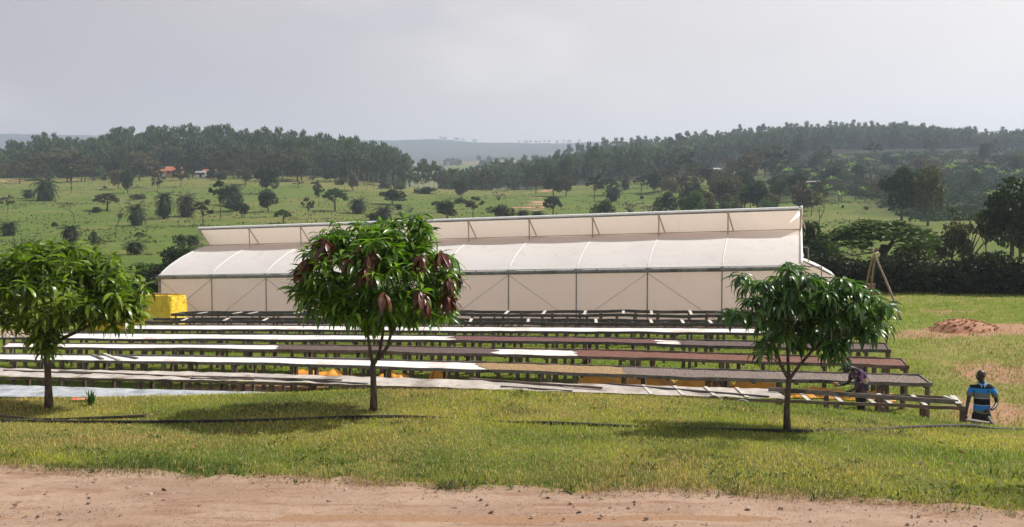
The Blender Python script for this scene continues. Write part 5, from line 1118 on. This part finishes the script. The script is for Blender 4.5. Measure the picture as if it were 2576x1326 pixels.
# hedge along the far edge of the field
hp = [hit(2050, 735), hit(2200, 738), hit(2380, 741), hit(2580, 744)]; hp.append(hp[-1]+(hp[-1]-hp[-2])*0.8); P_ = []; g = np.random.default_rng(77)
hd = thing('hedge', 'long dark overgrown hedge along the far edge of the grass field', 'hedge', tuple(hp[0]))
for i in range(26000):
    s = g.uniform(0, len(hp)-1.001); k = int(s); p = hp[k].lerp(hp[k+1], s-k); hgt = 1.25+1.1*float(fbm(np.array(s*3.1), np.array(0.), 3)); y = g.uniform(0, 2.4)
    q = g.uniform(0, 1)**0.8; bulge = 0.35*sin(pi*min(1, q*1.1)) if y < 0.6 else 0
    P_.append((p.x-hp[0].x+g.normal(0,.15), p.y-hp[0].y+y-bulge+0.5*(fbm(np.array(s*7), np.array(q*3), 5)-.5)+0.25, q*hgt*(0.85+.3*float(vn(np.array(s*9.), np.array(y), 4)))))
V, Q, c = cards(np.array(P_), 0.11, g); link('foliage', np_mesh('hedge_foliage', V, Q, c), M['leaf_dark'], hd)
mb = MB()
for s in np.arange(0, len(hp)-1.01, 0.09):
    k = int(s); p = hp[k].lerp(hp[k+1], s-k)-hp[0]; mb.sweep([p+Vector((0,.9,-.1)), p+Vector((.1,1.0,1.4))], [.05,.03], 5)
mb.build('stem', M['bark_far'], hd)
# eucalyptus woods
def eucs(pts, label, group, mat='leaf_euc'):
    for k, (px, Y, topy) in enumerate(pts):
        d = ray(px, 400); x = d[0]*Y; z = float(H(x, Y)); zt = CAMZ+ray(px, topy)[2]*Y; h = max(zt-z, 6.0)
        rg = random.Random(k*17+int(px)); v = rg.randrange(6)
        key = ('eucjoin', v, mat)
        if key not in MESHV:
            tm, cm = proto('euc', v); me = bpy.data.meshes.new('eucalyptus'); bm = bmesh.new(); bm.from_mesh(cm); nc = len(bm.faces); bm.from_mesh(tm); bm.faces.ensure_lookup_table()
            for f in bm.faces[nc:]: f.material_index = 1
            bm.to_mesh(me); bm.free(); me.materials.append(M[mat]); me.materials.append(M['bark_pale']); MESHV[key] = me
        o = link('eucalyptus_tree', MESHV[key]); o.location = (x, Y, z); w_ = rg.uniform(.42,.62)*h**0.5*2.55; o.scale = (w_, w_, h); o.rotation_euler = (0, 0, rg.uniform(0, 6.28)); tag(o, label, 'tree', group)
SKL = poly([(-80,368),(0,365),(40,350),(60,345),(120,332),(170,342),(215,345),(250,333),(280,322),(310,318),(350,324),(420,312),(480,308),(500,318),(520,314),(600,318),(640,322),(700,322),(750,322),(800,333),(850,338),(900,338),(930,348),(960,358),(990,366),(1020,372),(1060,388),(1100,402),(1150,414),(1180,418),(1200,412)])
SKR = poly([(1180,424),(1215,408),(1250,398),(1300,393),(1350,385),(1400,374),(1450,360),(1500,350),(1560,345),(1640,339),(1700,334),(1750,330),(1800,325),(1850,318),(1900,313),(1950,309),(2000,306),(2060,304),(2120,300),(2160,304),(2200,309),(2260,298),(2300,304),(2360,309),(2420,314),(2470,326),(2520,322),(2576,315),(2680,312)])
rg = random.Random(44); L_ = []; x = -40
while x < 1010: L_.append((x+rg.uniform(-4,4), rg.uniform(425,470), SKL(x)+rg.uniform(-6,16))); x += rg.uniform(9,15)
for i in range(64): x = rg.uniform(-30, 900); L_.append((x, rg.uniform(385,425), SKL(x)+rg.uniform(18,60)))
x = 760
while x < 1260: L_.append((x, rg.uniform(345,385), max(SKL(x)+rg.uniform(4,55), 362 if x > 900 else 345))); x += rg.uniform(9,14)
L2 = []; x = 840
while x < 1230: L2.append((x, rg.uniform(335,352), max(SKL(x)+rg.uniform(22,70), 372))); x += rg.uniform(9,17)
eucs(L2, 'pale trunked eucalyptus at the front of the wood beside the central dip', 'eucalyptus trees beside the central dip', 'leaf_euc_pale')
eucs(L_, 'slender eucalyptus of the dark wood along the left ridge', 'eucalyptus trees on the left ridge')
Rr = []; x = 1190
while x < 2620: Rr.append((x+rg.uniform(-4,4), (np.interp(x, [1190,1400,1700,2000,2300,2600], [520,640,700,640,590,600]))+rg.uniform(-15,25), SKR(x)+rg.uniform(-5,13))); x += rg.uniform(11,17)
eucs(Rr, 'hazy eucalyptus on the skyline of the right ridge', 'eucalyptus trees on the right ridge')
# the woods behind and below those trees, each side one mass
def wood(n, x0, x1, ynear, yfar, sky, hmin, hmax, drop, name, label, seed, sink=(0, .22)):
    g = np.random.default_rng(seed); Vs, Qs, cs = [], [], []; nb = 0; N = 0
    while N < n:
        px = g.uniform(x0, x1); Y = g.uniform(ynear(px), yfar(px)); x = ray(px, 400)[0]*Y; z = float(H(x, Y)); h = g.uniform(hmin, hmax)
        lim = sky(px)+g.uniform(*drop)
        if px_of(x, Y, z+h)[1] < lim: h = (CAMZ+ray(px, lim)[2]*Y)-z
        if h < 4: N += 0.2; continue
        cm = proto('eucfar', int(g.integers(6)))[1]; k = len(cm.vertices); co = np.zeros(k*3, np.float32); cm.vertices.foreach_get('co', co); co = co.reshape(-1,3); a = g.uniform(0, 6.28)
        w_ = g.uniform(.5,.75)*h**.5*2.7; R_ = np.array(((cos(a),-sin(a),0),(sin(a),cos(a),0),(0,0,1))); co = (co@R_.T)*np.array((w_,w_,h))+np.array((x,Y,z-h*g.uniform(*sink)))
        Vs.append(co); Qs.append(np.arange(k).reshape(-1,4)+nb); cs.append(np.repeat(g.uniform(0,1,k//4)*.45+.55*g.random()**1.5, 4)); nb += k; N += 1
    o = link(name, np_mesh(name, np.concatenate(Vs), np.concatenate(Qs), np.concatenate(cs)), M['leaf_euc']); return tag(o, label, kind='stuff')
wood(1500, 1110, 2640, poly([(1110,350),(1350,345),(1600,350),(1850,470),(2200,545),(2640,535)]), poly([(1110,560),(1400,660),(1700,720),(2000,670),(2300,630),(2640,630)]), lambda x: SKR(x) if x > 1190 else 416, 12, 18, (6, 22), 'right_wood', 'dense hazy wood covering the right ridge', 91)
wood(620, -60, 1000, poly([(-60,395),(1000,395)]), poly([(-60,520),(1000,470)]), SKL, 13, 24, (14, 46), 'left_wood', 'dense dark wood behind the front eucalyptus on the left ridge', 92)
wood(620, 1500, 2640, poly([(1500,500),(1850,560),(2200,560),(2640,555)]), poly([(1500,700),(2000,690),(2640,650)]), lambda x: SKR(x)+24, 6, 12, (0, 20), 'right_undergrowth', 'dark undergrowth at the foot of the right wood', 93, (.35, .55))
wood(300, -60, 1010, poly([(-60,392),(1010,372)]), poly([(-60,470),(1010,430)]), lambda x: SKL(x)+40, 6, 11, (0, 20), 'left_undergrowth', 'dark undergrowth at the foot of the left wood', 94, (.35, .55))
# planted slope at the right: rows of coffee bushes, bananas
P_ = []; SZ = 0
for i in range(2600):
    px = g.uniform(1890, 2640); Y = 150*np.power(480/150, g.uniform(0, 1)**.8); x = ray(px, 450)[0]*Y; z = float(H(x, Y)); py = px_of(x, Y, z)[1]
    if py > np.interp(px, [1890,2000,2200,2300,2640], [415,470,505,560,590]): continue
    r = g.uniform(.8, 1.5); k = 34; d = g.normal(size=(k,3)); d /= np.linalg.norm(d,axis=1)[:,None]; d[:,2] = np.abs(d[:,2])
    P_.append(np.array((x, Y, z))+d*r*np.array((1.25,1.25,1.0)))
V, Q, c = cards(np.concatenate(P_), 0.36, g, 0.3); tag(link('shrubbery', np_mesh('coffee_bushes', V, Q, c), leafmat('coffee_leaf', (0.016,0.030,0.014), (0.045,0.072,0.030), 0.2, 0.8, 0.08, 0.0)), 'dark rows of coffee bushes covering the slope at the right', kind='stuff')
def banana():
    g = np.random.default_rng(5); n = 9; V, Q, k = leaf_sheet(np.tile(np.array((0,0,1.6)), (n,1)), np.arange(n)*2.4, g.uniform(.5,1.35,n), g.uniform(.5,1.6,n), g.uniform(1.6,2.4,n), np.full(n,.55), g.normal(0,.3,n), g.uniform(.1,.4,n), g)
    return np_mesh('banana_crown', V, Q, np.repeat(g.uniform(0,1,n), k), True)
bm_ = banana(); bm_.materials.append(M['leaf_banana']); mb = MB(); mb.sweep([(0,0,-.2),(0,0,.9),(.03,0,1.7)], [.16,.13,.08], 8); bt = mb.mesh('banana_stem', True); bt.materials.append(M['leaf_olive'])
for i in range(46):
    px = rg.uniform(1960, 2600); py = rg.uniform(408, 455) if i % 3 else rg.uniform(455, 520); p = hit(px, py, 100)
    if p is None: continue
    o = thing('banana_plant', 'pale green banana plant among the coffee bushes on the right slope', 'plant', p, rg.uniform(0,6.28), 'banana plants on the right slope'); s = rg.uniform(.9,1.5)
    for nm, me in (('stem', bt), ('leaves', bm_)): c_ = bpy.data.objects.new(nm, me); COL.objects.link(c_); c_.parent = o; c_.scale = (s,s,s)
# tiny trees on the far hill crest
for k in range(34):
    px = rg.choice((rg.uniform(1105,1200), rg.uniform(1300,1475), rg.uniform(1300,1475))); Y = 3000; x = ray(px,350)[0]*Y; ys_ = np.linspace(2500,3400,60); z_ = [px_of(ray(px,350)[0]*q, q, float(H(ray(px,350)[0]*q, q)))[1] for q in ys_]; Y = float(ys_[int(np.argmin(z_))]); x = ray(px,350)[0]*Y
    ftree('euc', (x, Y, float(H(x, Y))-2), rg.uniform(7,13), rg.uniform(6,11), 'tiny bluish tree on the crest of the farthest hill', 'leaf_euc', rg.randrange(6), 'trees on the farthest hill crest')
for k in range(26):
    px = rg.uniform(1030, 1290); Y = rg.uniform(1000, 1450); x = ray(px,390)[0]*Y; ftree('round', (x, Y, float(H(x, Y))-.5), rg.uniform(5,10), rg.uniform(6,11), 'small hazy tree on the pale brown hill in the central dip', 'leaf_dark', None, 'trees on the pale brown hill')
# farm buildings
def house(label, px, py, Y, w_, dep, hw, hr, rz, wallm, roofm, win=True, cat='house'):
    x = ray(px, py)[0]*Y; z = float(H(x, Y)); o = thing('farm_house', label, cat, (x, Y, z), rz); mb = MB()
    mb.add([(-w_/2,-dep/2,-.6),(w_/2,-dep/2,-.6),(w_/2,dep/2,-.6),(-w_/2,dep/2,-.6),(-w_/2,-dep/2,hw),(w_/2,-dep/2,hw),(w_/2,dep/2,hw),(-w_/2,dep/2,hw),(-w_/2,0,hw+hr),(w_/2,0,hw+hr)], [(0,1,5,4),(1,2,6,9,5),(2,3,7,6),(3,0,4,8,7)]); mb.build('wall', M[wallm], o)
    mb = MB(); e = .45
    for s in (-1, 1):
        a, b, c_, d_ = Vector((-w_/2-e, s*(dep/2+e), hw-.12)), Vector((w_/2+e, s*(dep/2+e), hw-.12)), Vector((w_/2+e, 0, hw+hr+.12)), Vector((-w_/2-e, 0, hw+hr+.12)); up = Vector((0,0,.12))
        mb.add([a,b,c_,d_,a+up,b+up,c_+up,d_+up], [(0,1,2,3),(4,5,6,7),(0,1,5,4),(1,2,6,5),(2,3,7,6),(3,0,4,7)])
    mb.build('roof', M[roofm], o)
    if win:
        for k in range(3):
            mb = MB(); xx = -w_*.3+k*w_*.3
            if k == 1: mb.box((xx, -dep/2-.02, 1.0), .95, .06, 2.0); mb.build('door', M['dark_gap'], o)
            else: mb.box((xx, -dep/2-.02, 1.55), 1.1, .06, 1.0); mb.build('window', M['dark_gap'], o)
    return o
house('orange walled house with a red tiled roof at the top of the left pasture', 440, 423, 362, 6.2, 5, 2.2, 1.7, .12, 'wall_orange', 'roof_red')
house('smaller red roofed house half hidden left of the larger one', 412, 428, 366, 3.6, 4, 1.9, 1.0, -.2, 'wall_white', 'roof_red')
house('orange house hidden in trees right of the red roofed one', 530, 424, 352, 4.8, 4, 2.0, .8, -.1, 'wall_orange', 'roof_red')
house('small white walled hut between the two orange houses', 507, 427, 346, 3.2, 3, 1.8, .5, .1, 'wall_white', 'tin')
house('long low building with a pale tin roof under the right wood', 1788, 412, 385, 7, 4, 1.9, .5, .1, 'wall_orange', 'tin', True, 'building')
house('white walled house half hidden by the big dark broad tree', 1872, 408, 378, 4.5, 4, 2.0, .5, -.15, 'wall_white', 'tin')
p = hit(2047, 478, 100); sh = thing('open_shelter', 'open shelter with a pale tin roof on posts on the slope at the right', 'shelter', p, .1); sc_ = p.y/F; ww = 46*sc_
mb = MB(); mb.add([(-ww/2,-1.4,2.2),(ww/2,-1.4,2.45),(ww/2,1.6,2.75),(-ww/2,1.6,2.5)]+[(-ww/2,-1.4,2.3),(ww/2,-1.4,2.55),(ww/2,1.6,2.85),(-ww/2,1.6,2.6)], [(0,3,2,1),(4,5,6,7),(0,1,5,4),(1,2,6,5),(2,3,7,6),(3,0,4,7)]); mb.build('roof', M['tin'], sh)
for k in range(5):
    for yy in (-1.2, 1.4): mb = MB(); mb.sweep([(-ww/2+.3+k*(ww-.6)/4, yy, -.5), (-ww/2+.3+k*(ww-.6)/4, yy, 2.35+.05*k+.08*(yy > 0))], .07, 6); mb.build('post', M['bark_far'], sh)
for k, px in enumerate((866,884,900,922,940,958,985,300,318,262,1480,1500)):
    py = (476,477,477,478,478,479,479,468,468,469,447,446)[k]; p = hit(px, py, 120); mb = MB(); mb.sweep([(0,0,-.3),(.04,0,1.3+.3*(k % 3)/2)], [.09,.07], 6); o = mb.build('fence_post', M['bark_far']); o.location = p; tag(o, 'rough fence post on the upper pasture edge', 'fence post', 'fence posts across the upper pasture')

# ------------------------------------------------------------------ people
def skin(pts, radii, edges, sub=2):
    me = bpy.data.meshes.new('sk'); me.from_pydata([tuple(p) for p in pts], edges, []); o = bpy.data.objects.new('sk', me); COL.objects.link(o)
    o.modifiers.new('s', 'SKIN').use_smooth_shade = True
    for i, r in enumerate(radii):
        d = me.skin_vertices[0].data[i]; d.radius = r if isinstance(r, tuple) else (r, r); d.use_root = (i == 0)
    sb = o.modifiers.new('b', 'SUBSURF'); sb.levels = sub; sb.render_levels = sub
    dg = bpy.context.evaluated_depsgraph_get(); dg.update(); m2 = bpy.data.meshes.new_from_object(o.evaluated_get(dg)); bpy.data.objects.remove(o); return m2
def chains(cs, sub=2):                                       # list of chains [(point, radius)...]; a chain may start at (chain index, node index)
    pts, rad, ed, idx = [], [], [], []
    for c in cs:
        ids = []
        for nd in c:
            if isinstance(nd[0], int): ids.append(idx[nd[0]][nd[1]])
            else: pts.append(nd[0]); rad.append(nd[1]); ids.append(len(pts)-1)
        ed += list(zip(ids[:-1], ids[1:])); idx.append(ids)
    return skin(pts, rad, ed, sub)
def join(name, meshes, mat, parent):
    bm = bmesh.new()
    for m_ in meshes: bm.from_mesh(m_)
    me = bpy.data.meshes.new(name); bm.to_mesh(me); bm.free(); me.shade_smooth(); return link(name, me, mat, parent)
def ell(c, r, n=10):
    bm = bmesh.new(); bmesh.ops.create_uvsphere(bm, u_segments=n, v_segments=n, radius=1); 
    for v in bm.verts: v.co = Vector((v.co.x*r[0], v.co.y*r[1], v.co.z*r[2]))+Vector(c)
    me = bpy.data.meshes.new('e'); bm.to_mesh(me); bm.free(); return me
def hand(wr, dirv, side_, curl=0.5, s=1.0):                   # palm and five separate fingers from the wrist along dirv; side_ points to the thumb
    wr, d = Vector(wr), Vector(dirv).normalized(); t_ = (Vector(side_)-d*Vector(side_).dot(d)).normalized(); n_ = d.cross(t_)
    ms = [chains([[(wr, (.028*s,.022*s)), (wr+d*.045*s, (.036*s,.018*s)), (wr+d*.09*s, (.038*s,.016*s))]], 2)]
    for k, L in enumerate((.068, .078, .072, .056)):
        b = wr+d*.088*s+t_*(.028-.019*k)*s; c1 = (d*cos(curl*.5)+n_*sin(curl*.5)); c2 = (d*cos(curl*1.3)+n_*sin(curl*1.3)); c3 = (d*cos(curl*2)+n_*sin(curl*2))
        ms.append(chains([[(b-d*.02*s, .0095*s), (b+c1*L*.45*s, .009*s), (b+c1*L*.45*s+c2*L*.3*s, .0082*s), (b+c1*L*.45*s+c2*L*.3*s+c3*L*.25*s, .0065*s)]], 1))
    b = wr+d*.03*s+t_*.024*s; q = (d*.6+t_*.7+n_*.3).normalized(); ms.append(chains([[(b, .012*s), (b+q*.035*s, .0105*s), (b+q*.035*s+(d*.9+n_*.4).normalized()*.03*s, .008*s)]], 1)); return ms
def head(c, fwd, up, s=1.0):                                  # skull, jaw, nose, ears, lips
    c, f, u = Vector(c), Vector(fwd).normalized(), Vector(up).normalized(); r = f.cross(u).normalized(); u = r.cross(f)
    B = Matrix((r, f, u)).transposed(); ms = [ell((0,-.012,.03),(.076,.095,.088),16), ell((0,.022,-.035),(.058,.068,.078),14), ell((0,.04,-.075),(.035,.04,.032),10), ell((0,.098,-.022),(.016,.022,.02),8), ell((0,.09,-.055),(.026,.014,.010),8), ell((.078,-.01,-.015),(.012,.024,.033),8), ell((-.078,-.01,-.015),(.012,.024,.033),8), ell((0,.078,.012),(.056,.02,.012),8), ell((.028,.082,-.004),(.014,.012,.009),6), ell((-.028,.082,-.004),(.014,.012,.009),6)]
    for m_ in ms: m_.transform(Matrix.Translation(c) @ (B*s).to_4x4())
    eyes = [ell((x,.090,-.003),(.011,.007,.006),6) for x in (.028,-.028)]
    for m_ in eyes: m_.transform(Matrix.Translation(c) @ (B*s).to_4x4())
    return ms, eyes
def stripes(name, bands, rough=0.85):
    m, n = newmat(name); t = n.n('ShaderNodeTexCoord').outputs['Object']; sp_ = n.n('ShaderNodeSeparateXYZ'); n.l(t, sp_.inputs[0])
    r = n.n('ShaderNodeValToRGB'); r.color_ramp.interpolation = 'CONSTANT'; n.l(n.math('DIVIDE', sp_.outputs[2], 2.0), r.inputs[0])
    el = r.color_ramp.elements
    for i, (z, c) in enumerate(bands):
        e = el[i] if i < 2 else el.new(z/2.0)
        e.position = z/2.0; e.color = tuple(c)+(1,)
    b = n.n('ShaderNodeBsdfPrincipled'); n.l(r.outputs[0], b.inputs['Base Color']); b.inputs['Roughness'].default_value = rough; b.inputs['Specular IOR Level'].default_value = .15
    bp = n.n('ShaderNodeBump'); bp.inputs['Strength'].default_value = .5; bp.inputs['Distance'].default_value = .02; n.l(n.noise(t, 7, 3, .5), bp.inputs['Height']); n.l(bp.outputs[0], b.inputs['Normal'])
    out(n, b.outputs[0]); return m
NAVY, BLUE, GREY, WHT, BLK = (.012,.014,.03), (.03,.24,.72), (.17,.185,.195), (.7,.7,.7), (.008,.009,.014)
M['polo'] = stripes('striped_polo', [(0,GREY),(.862,WHT),(.873,GREY),(.975,BLUE),(1.075,WHT),(1.085,BLK),(1.212,WHT),(1.224,GREY),(1.335,BLUE),(1.425,NAVY)])
M['polo_collar'] = pmat('blue_collar', (.16,.38,.62), (.24,.46,.70), 9, .8)
M['sclera'] = pmat('eye_white', (.5,.47,.43), (.6,.57,.53), 5, .4)
gp = at(2472, 935, 18.5); gpz = float(H(gp.x, gp.y))
man = thing('person', 'standing man in a blue, grey and black striped polo shirt, head turned left', 'person', (gp.x, gp.y, gpz), R(-18))
# +x is picture right, -y faces the camera; torso turned a little to picture left
neck = Vector((-.012,-.01,1.53)); hd, ey = head((-.035,-.02,1.685), (-.86,-.5,-.10), (0.03,.02,1))
body = [chains([[((0,0,.95),(.15,.11)),((0,0,1.12),(.135,.10)),((0,.005,1.30),(.155,.105)),((0,.01,1.43),(.12,.085)),((-.005,.0,1.50),(.062,.06)),((-.02,-.01,1.60),(.056,.058)),((-.03,-.01,1.66),(.06,.07))],
  [(0,3),((-.17,.01,1.44),.062),((-.235,.0,1.27),.046),((-.27,-.02,1.10),.039),((-.30,-.09,.95),.031),((-.312,-.125,.86),.026)],
  [(0,3),((.17,.01,1.44),.062),((.245,.03,1.28),.046),((.285,.03,1.13),.040),((.20,-.13,1.04),.034),((.13,-.20,1.01),.026)],
  [(0,0),((-.09,0,.86),.095),((-.10,-.01,.50),.062),((-.105,.01,.12),.042),((-.105,-.05,.04),(.045,.035)),((-.11,-.15,.025),(.04,.022))],
  [(0,0),((.09,0,.86),.095),((.10,-.01,.50),.062),((.105,.02,.12),.042),((.105,-.04,.04),(.045,.035)),((.115,-.14,.025),(.04,.022))]])]
join('body', body+hd+hand((-.312,-.125,.86),(-.15,-.25,-1),(.3,-1,0),.35)+hand((.13,-.20,1.01),(-.85,-.4,-.25),(0,-.3,1),.9), M['skin'], man)
join('eyes', ey, M['sclera'], man)
join('polo_shirt', [chains([[((0,0,.845),(.185,.138)),((0,0,.98),(.178,.132)),((0,0,1.14),(.168,.125)),((0,.005,1.32),(.182,.128)),((0,.01,1.43),(.135,.10)),((-.004,0,1.505),(.078,.07))],
  [(0,4),((-.175,.01,1.435),.080),((-.222,.005,1.31),.074),((-.242,0,1.225),.078)],[(0,4),((.175,.01,1.435),.080),((.235,.025,1.31),.074),((.262,.03,1.225),.078)]])], M['polo'], man)
mb = MB(); mb.sweep([(.075*cos(a)-.008, .07*sin(a)-.004, 1.535-.03*max(0,-sin(a))) for a in np.linspace(-pi/2+.25, 1.5*pi-.25, 15)], .019, 7); mb.add([(-.06,-.085,1.525),(-.008,-.088,1.525),(-.035,-.135,1.45)],[(0,1,2)]); mb.add([(.06,-.085,1.525),(.0,-.088,1.525),(.03,-.135,1.45)],[(0,1,2)]); mb.build('collar', M['polo_collar'], man, True)
mb = MB(); mb.box((.085,-.137,1.385), .012,.006,.035); mb.box((.105,-.135,1.385), .012,.006,.035); mb.box((.095,-.137,1.392), .03,.006,.01); mb.build('chest_emblem', M['trouser'], man)
join('trousers', [chains([[((0,0,.97),(.165,.125)),((0,0,.88),(.17,.13))],[(0,1),((-.095,0,.80),.115),((-.10,-.01,.50),.085),((-.105,.01,.08),.075)],[(0,1),((.095,0,.80),.115),((.10,-.01,.50),.085),((.105,.02,.08),.075)]])], M['trouser'], man)
# worker bent over the bare frame, side on, facing picture left
M['print'] = None
m, n = newmat('patterned_shirt'); t = n.n('ShaderNodeTexCoord').outputs['Object']; vo = n.n('ShaderNodeTexVoronoi'); vo.inputs['Scale'].default_value = 9; n.l(t, vo.inputs['Vector']); sp_ = n.n('ShaderNodeSeparateColor'); n.l(vo.outputs['Color'], sp_.inputs[0])
col = n.mix(n.ramp(sp_.outputs[0], .45, .55), (.022,.018,.03), (.10,.028,.13)); col = n.mix(n.ramp(sp_.outputs[1], .72, .78), col, (.36,.29,.18)); b = n.n('ShaderNodeBsdfPrincipled'); n.l(col, b.inputs['Base Color']); b.inputs['Roughness'].default_value = .9; out(n, b.outputs[0]); M['print'] = m
M['cap'] = pmat('green_cap', (.012,.045,.02), (.025,.07,.035), 8, .85); M['cup'] = pmat('brown_cup', (.28,.12,.05), (.36,.17,.08), 6, .6)
bp_ = at(2166, 985, 20.75); bz = float(H(bp_.x, bp_.y)); wk = thing('person', 'worker in a green cap and patterned shirt bent over the bare table frame', 'person', (bp_.x, bp_.y, bz), R(0))
hd, ey = head((-.36,-.02,1.475), (-.80,0,-.60), (-.55,0,.83))
join('body', [chains([[((.0,0,.90),(.12,.15)),((.03,0,1.06),(.11,.135)),((0,0,1.24),(.115,.15)),((-.09,0,1.39),(.10,.13)),((-.19,0,1.46),(.06,.06)),((-.28,-.01,1.475),(.056,.056)),((-.33,-.01,1.475),(.06,.065))],
  [(0,3),((-.09,-.17,1.38),.06),((-.13,-.22,1.20),.046),((-.17,-.23,1.06),.039),((-.33,-.22,.97),.031),((-.42,-.20,.93),.025)],
  [(0,3),((-.09,.17,1.38),.06),((-.17,.20,1.20),.046),((-.22,.20,1.10),.039),((-.38,.12,1.05),.031),((-.46,.08,1.06),.025)],
  [(0,0),((.0,-.09,.82),.095),((-.05,-.10,.48),.062),((.04,-.10,.11),.042),((0,-.10,.04),(.045,.035)),((-.11,-.10,.025),(.04,.022))],
  [(0,0),((.0,.09,.82),.095),((.06,.10,.48),.062),((.12,.10,.11),.042),((.08,.10,.04),(.045,.035)),((-.03,.10,.025),(.04,.022))]])]+hd+hand((-.42,-.20,.93),(-.9,.1,-.35),(-.2,1,.2),.6)+hand((-.46,.08,1.06),(-.95,-.2,0),(0,-.2,1),.9), M['skin'], wk)
join('eyes', ey, M['sclera'], wk)
join('patterned_shirt', [chains([[((.01,0,.86),(.155,.185)),((.03,0,1.06),(.15,.175)),((0,0,1.24),(.152,.18)),((-.085,0,1.385),(.125,.155)),((-.165,0,1.45),(.08,.08))],[(0,3),((-.09,-.175,1.37),.08),((-.125,-.215,1.24),.075),((-.145,-.225,1.15),.078)],[(0,3),((-.09,.175,1.37),.08),((-.15,.205,1.24),.075),((-.185,.205,1.16),.076)]])], M['print'], wk)
join('trousers', [chains([[((.0,0,.95),(.14,.165)),((0,0,.86),(.145,.17))],[(0,1),((.0,-.095,.78),.115),((-.05,-.10,.48),.085),((.04,-.10,.08),.075)],[(0,1),((.0,.095,.78),.115),((.06,.10,.48),.085),((.12,.10,.08),.075)]])], M['trouser'], wk)
cpm = ell((0,-.016,.06),(.086,.105,.075),14); br = ell((0,.12,.045),(.06,.075,.010),10); f = Vector((-.80,0,-.60)).normalized(); u = Vector((-.55,0,.83)).normalized(); r_ = f.cross(u).normalized(); u = r_.cross(f); B = Matrix((r_, f, u)).transposed()
for q in (cpm, br): q.transform(Matrix.Translation((-.36,-.02,1.475)) @ B.to_4x4())
join('cap', [cpm, br], M['cap'], wk)
mb = MB(); mb.sweep([(0,0,-.05),(0,0,-.03),(0,0,.05),(0,0,.055)], [.035,.045,.055,.05], 12); cu = mb.build('cup', M['cup'], None, True); cu.location = Vector((bp_.x-.57, bp_.y+.07, bz+1.06)); tag(cu, 'small brown cup in the far hand of the bending worker', 'cup')

# ------------------------------------------------------------------ air
mb = MB(); mb.box((0, 2900, 140), 7200, 6200, 420); hz_ = mb.build('haze', None); tag(hz_, 'pale bluish haze over the valley', kind='stuff')
m, n = newmat('haze_air'); pv = n.n('ShaderNodeVolumePrincipled'); pv.inputs['Color'].default_value = (.70,.81,1,1); pv.inputs['Density'].default_value = 0.00035; pv.inputs['Anisotropy'].default_value = 0.3
o_ = n.n('ShaderNodeOutputMaterial'); n.l(pv.outputs[0], o_.inputs['Volume']); hz_.data.materials.append(m); hz_.display_type = 'WIRE'
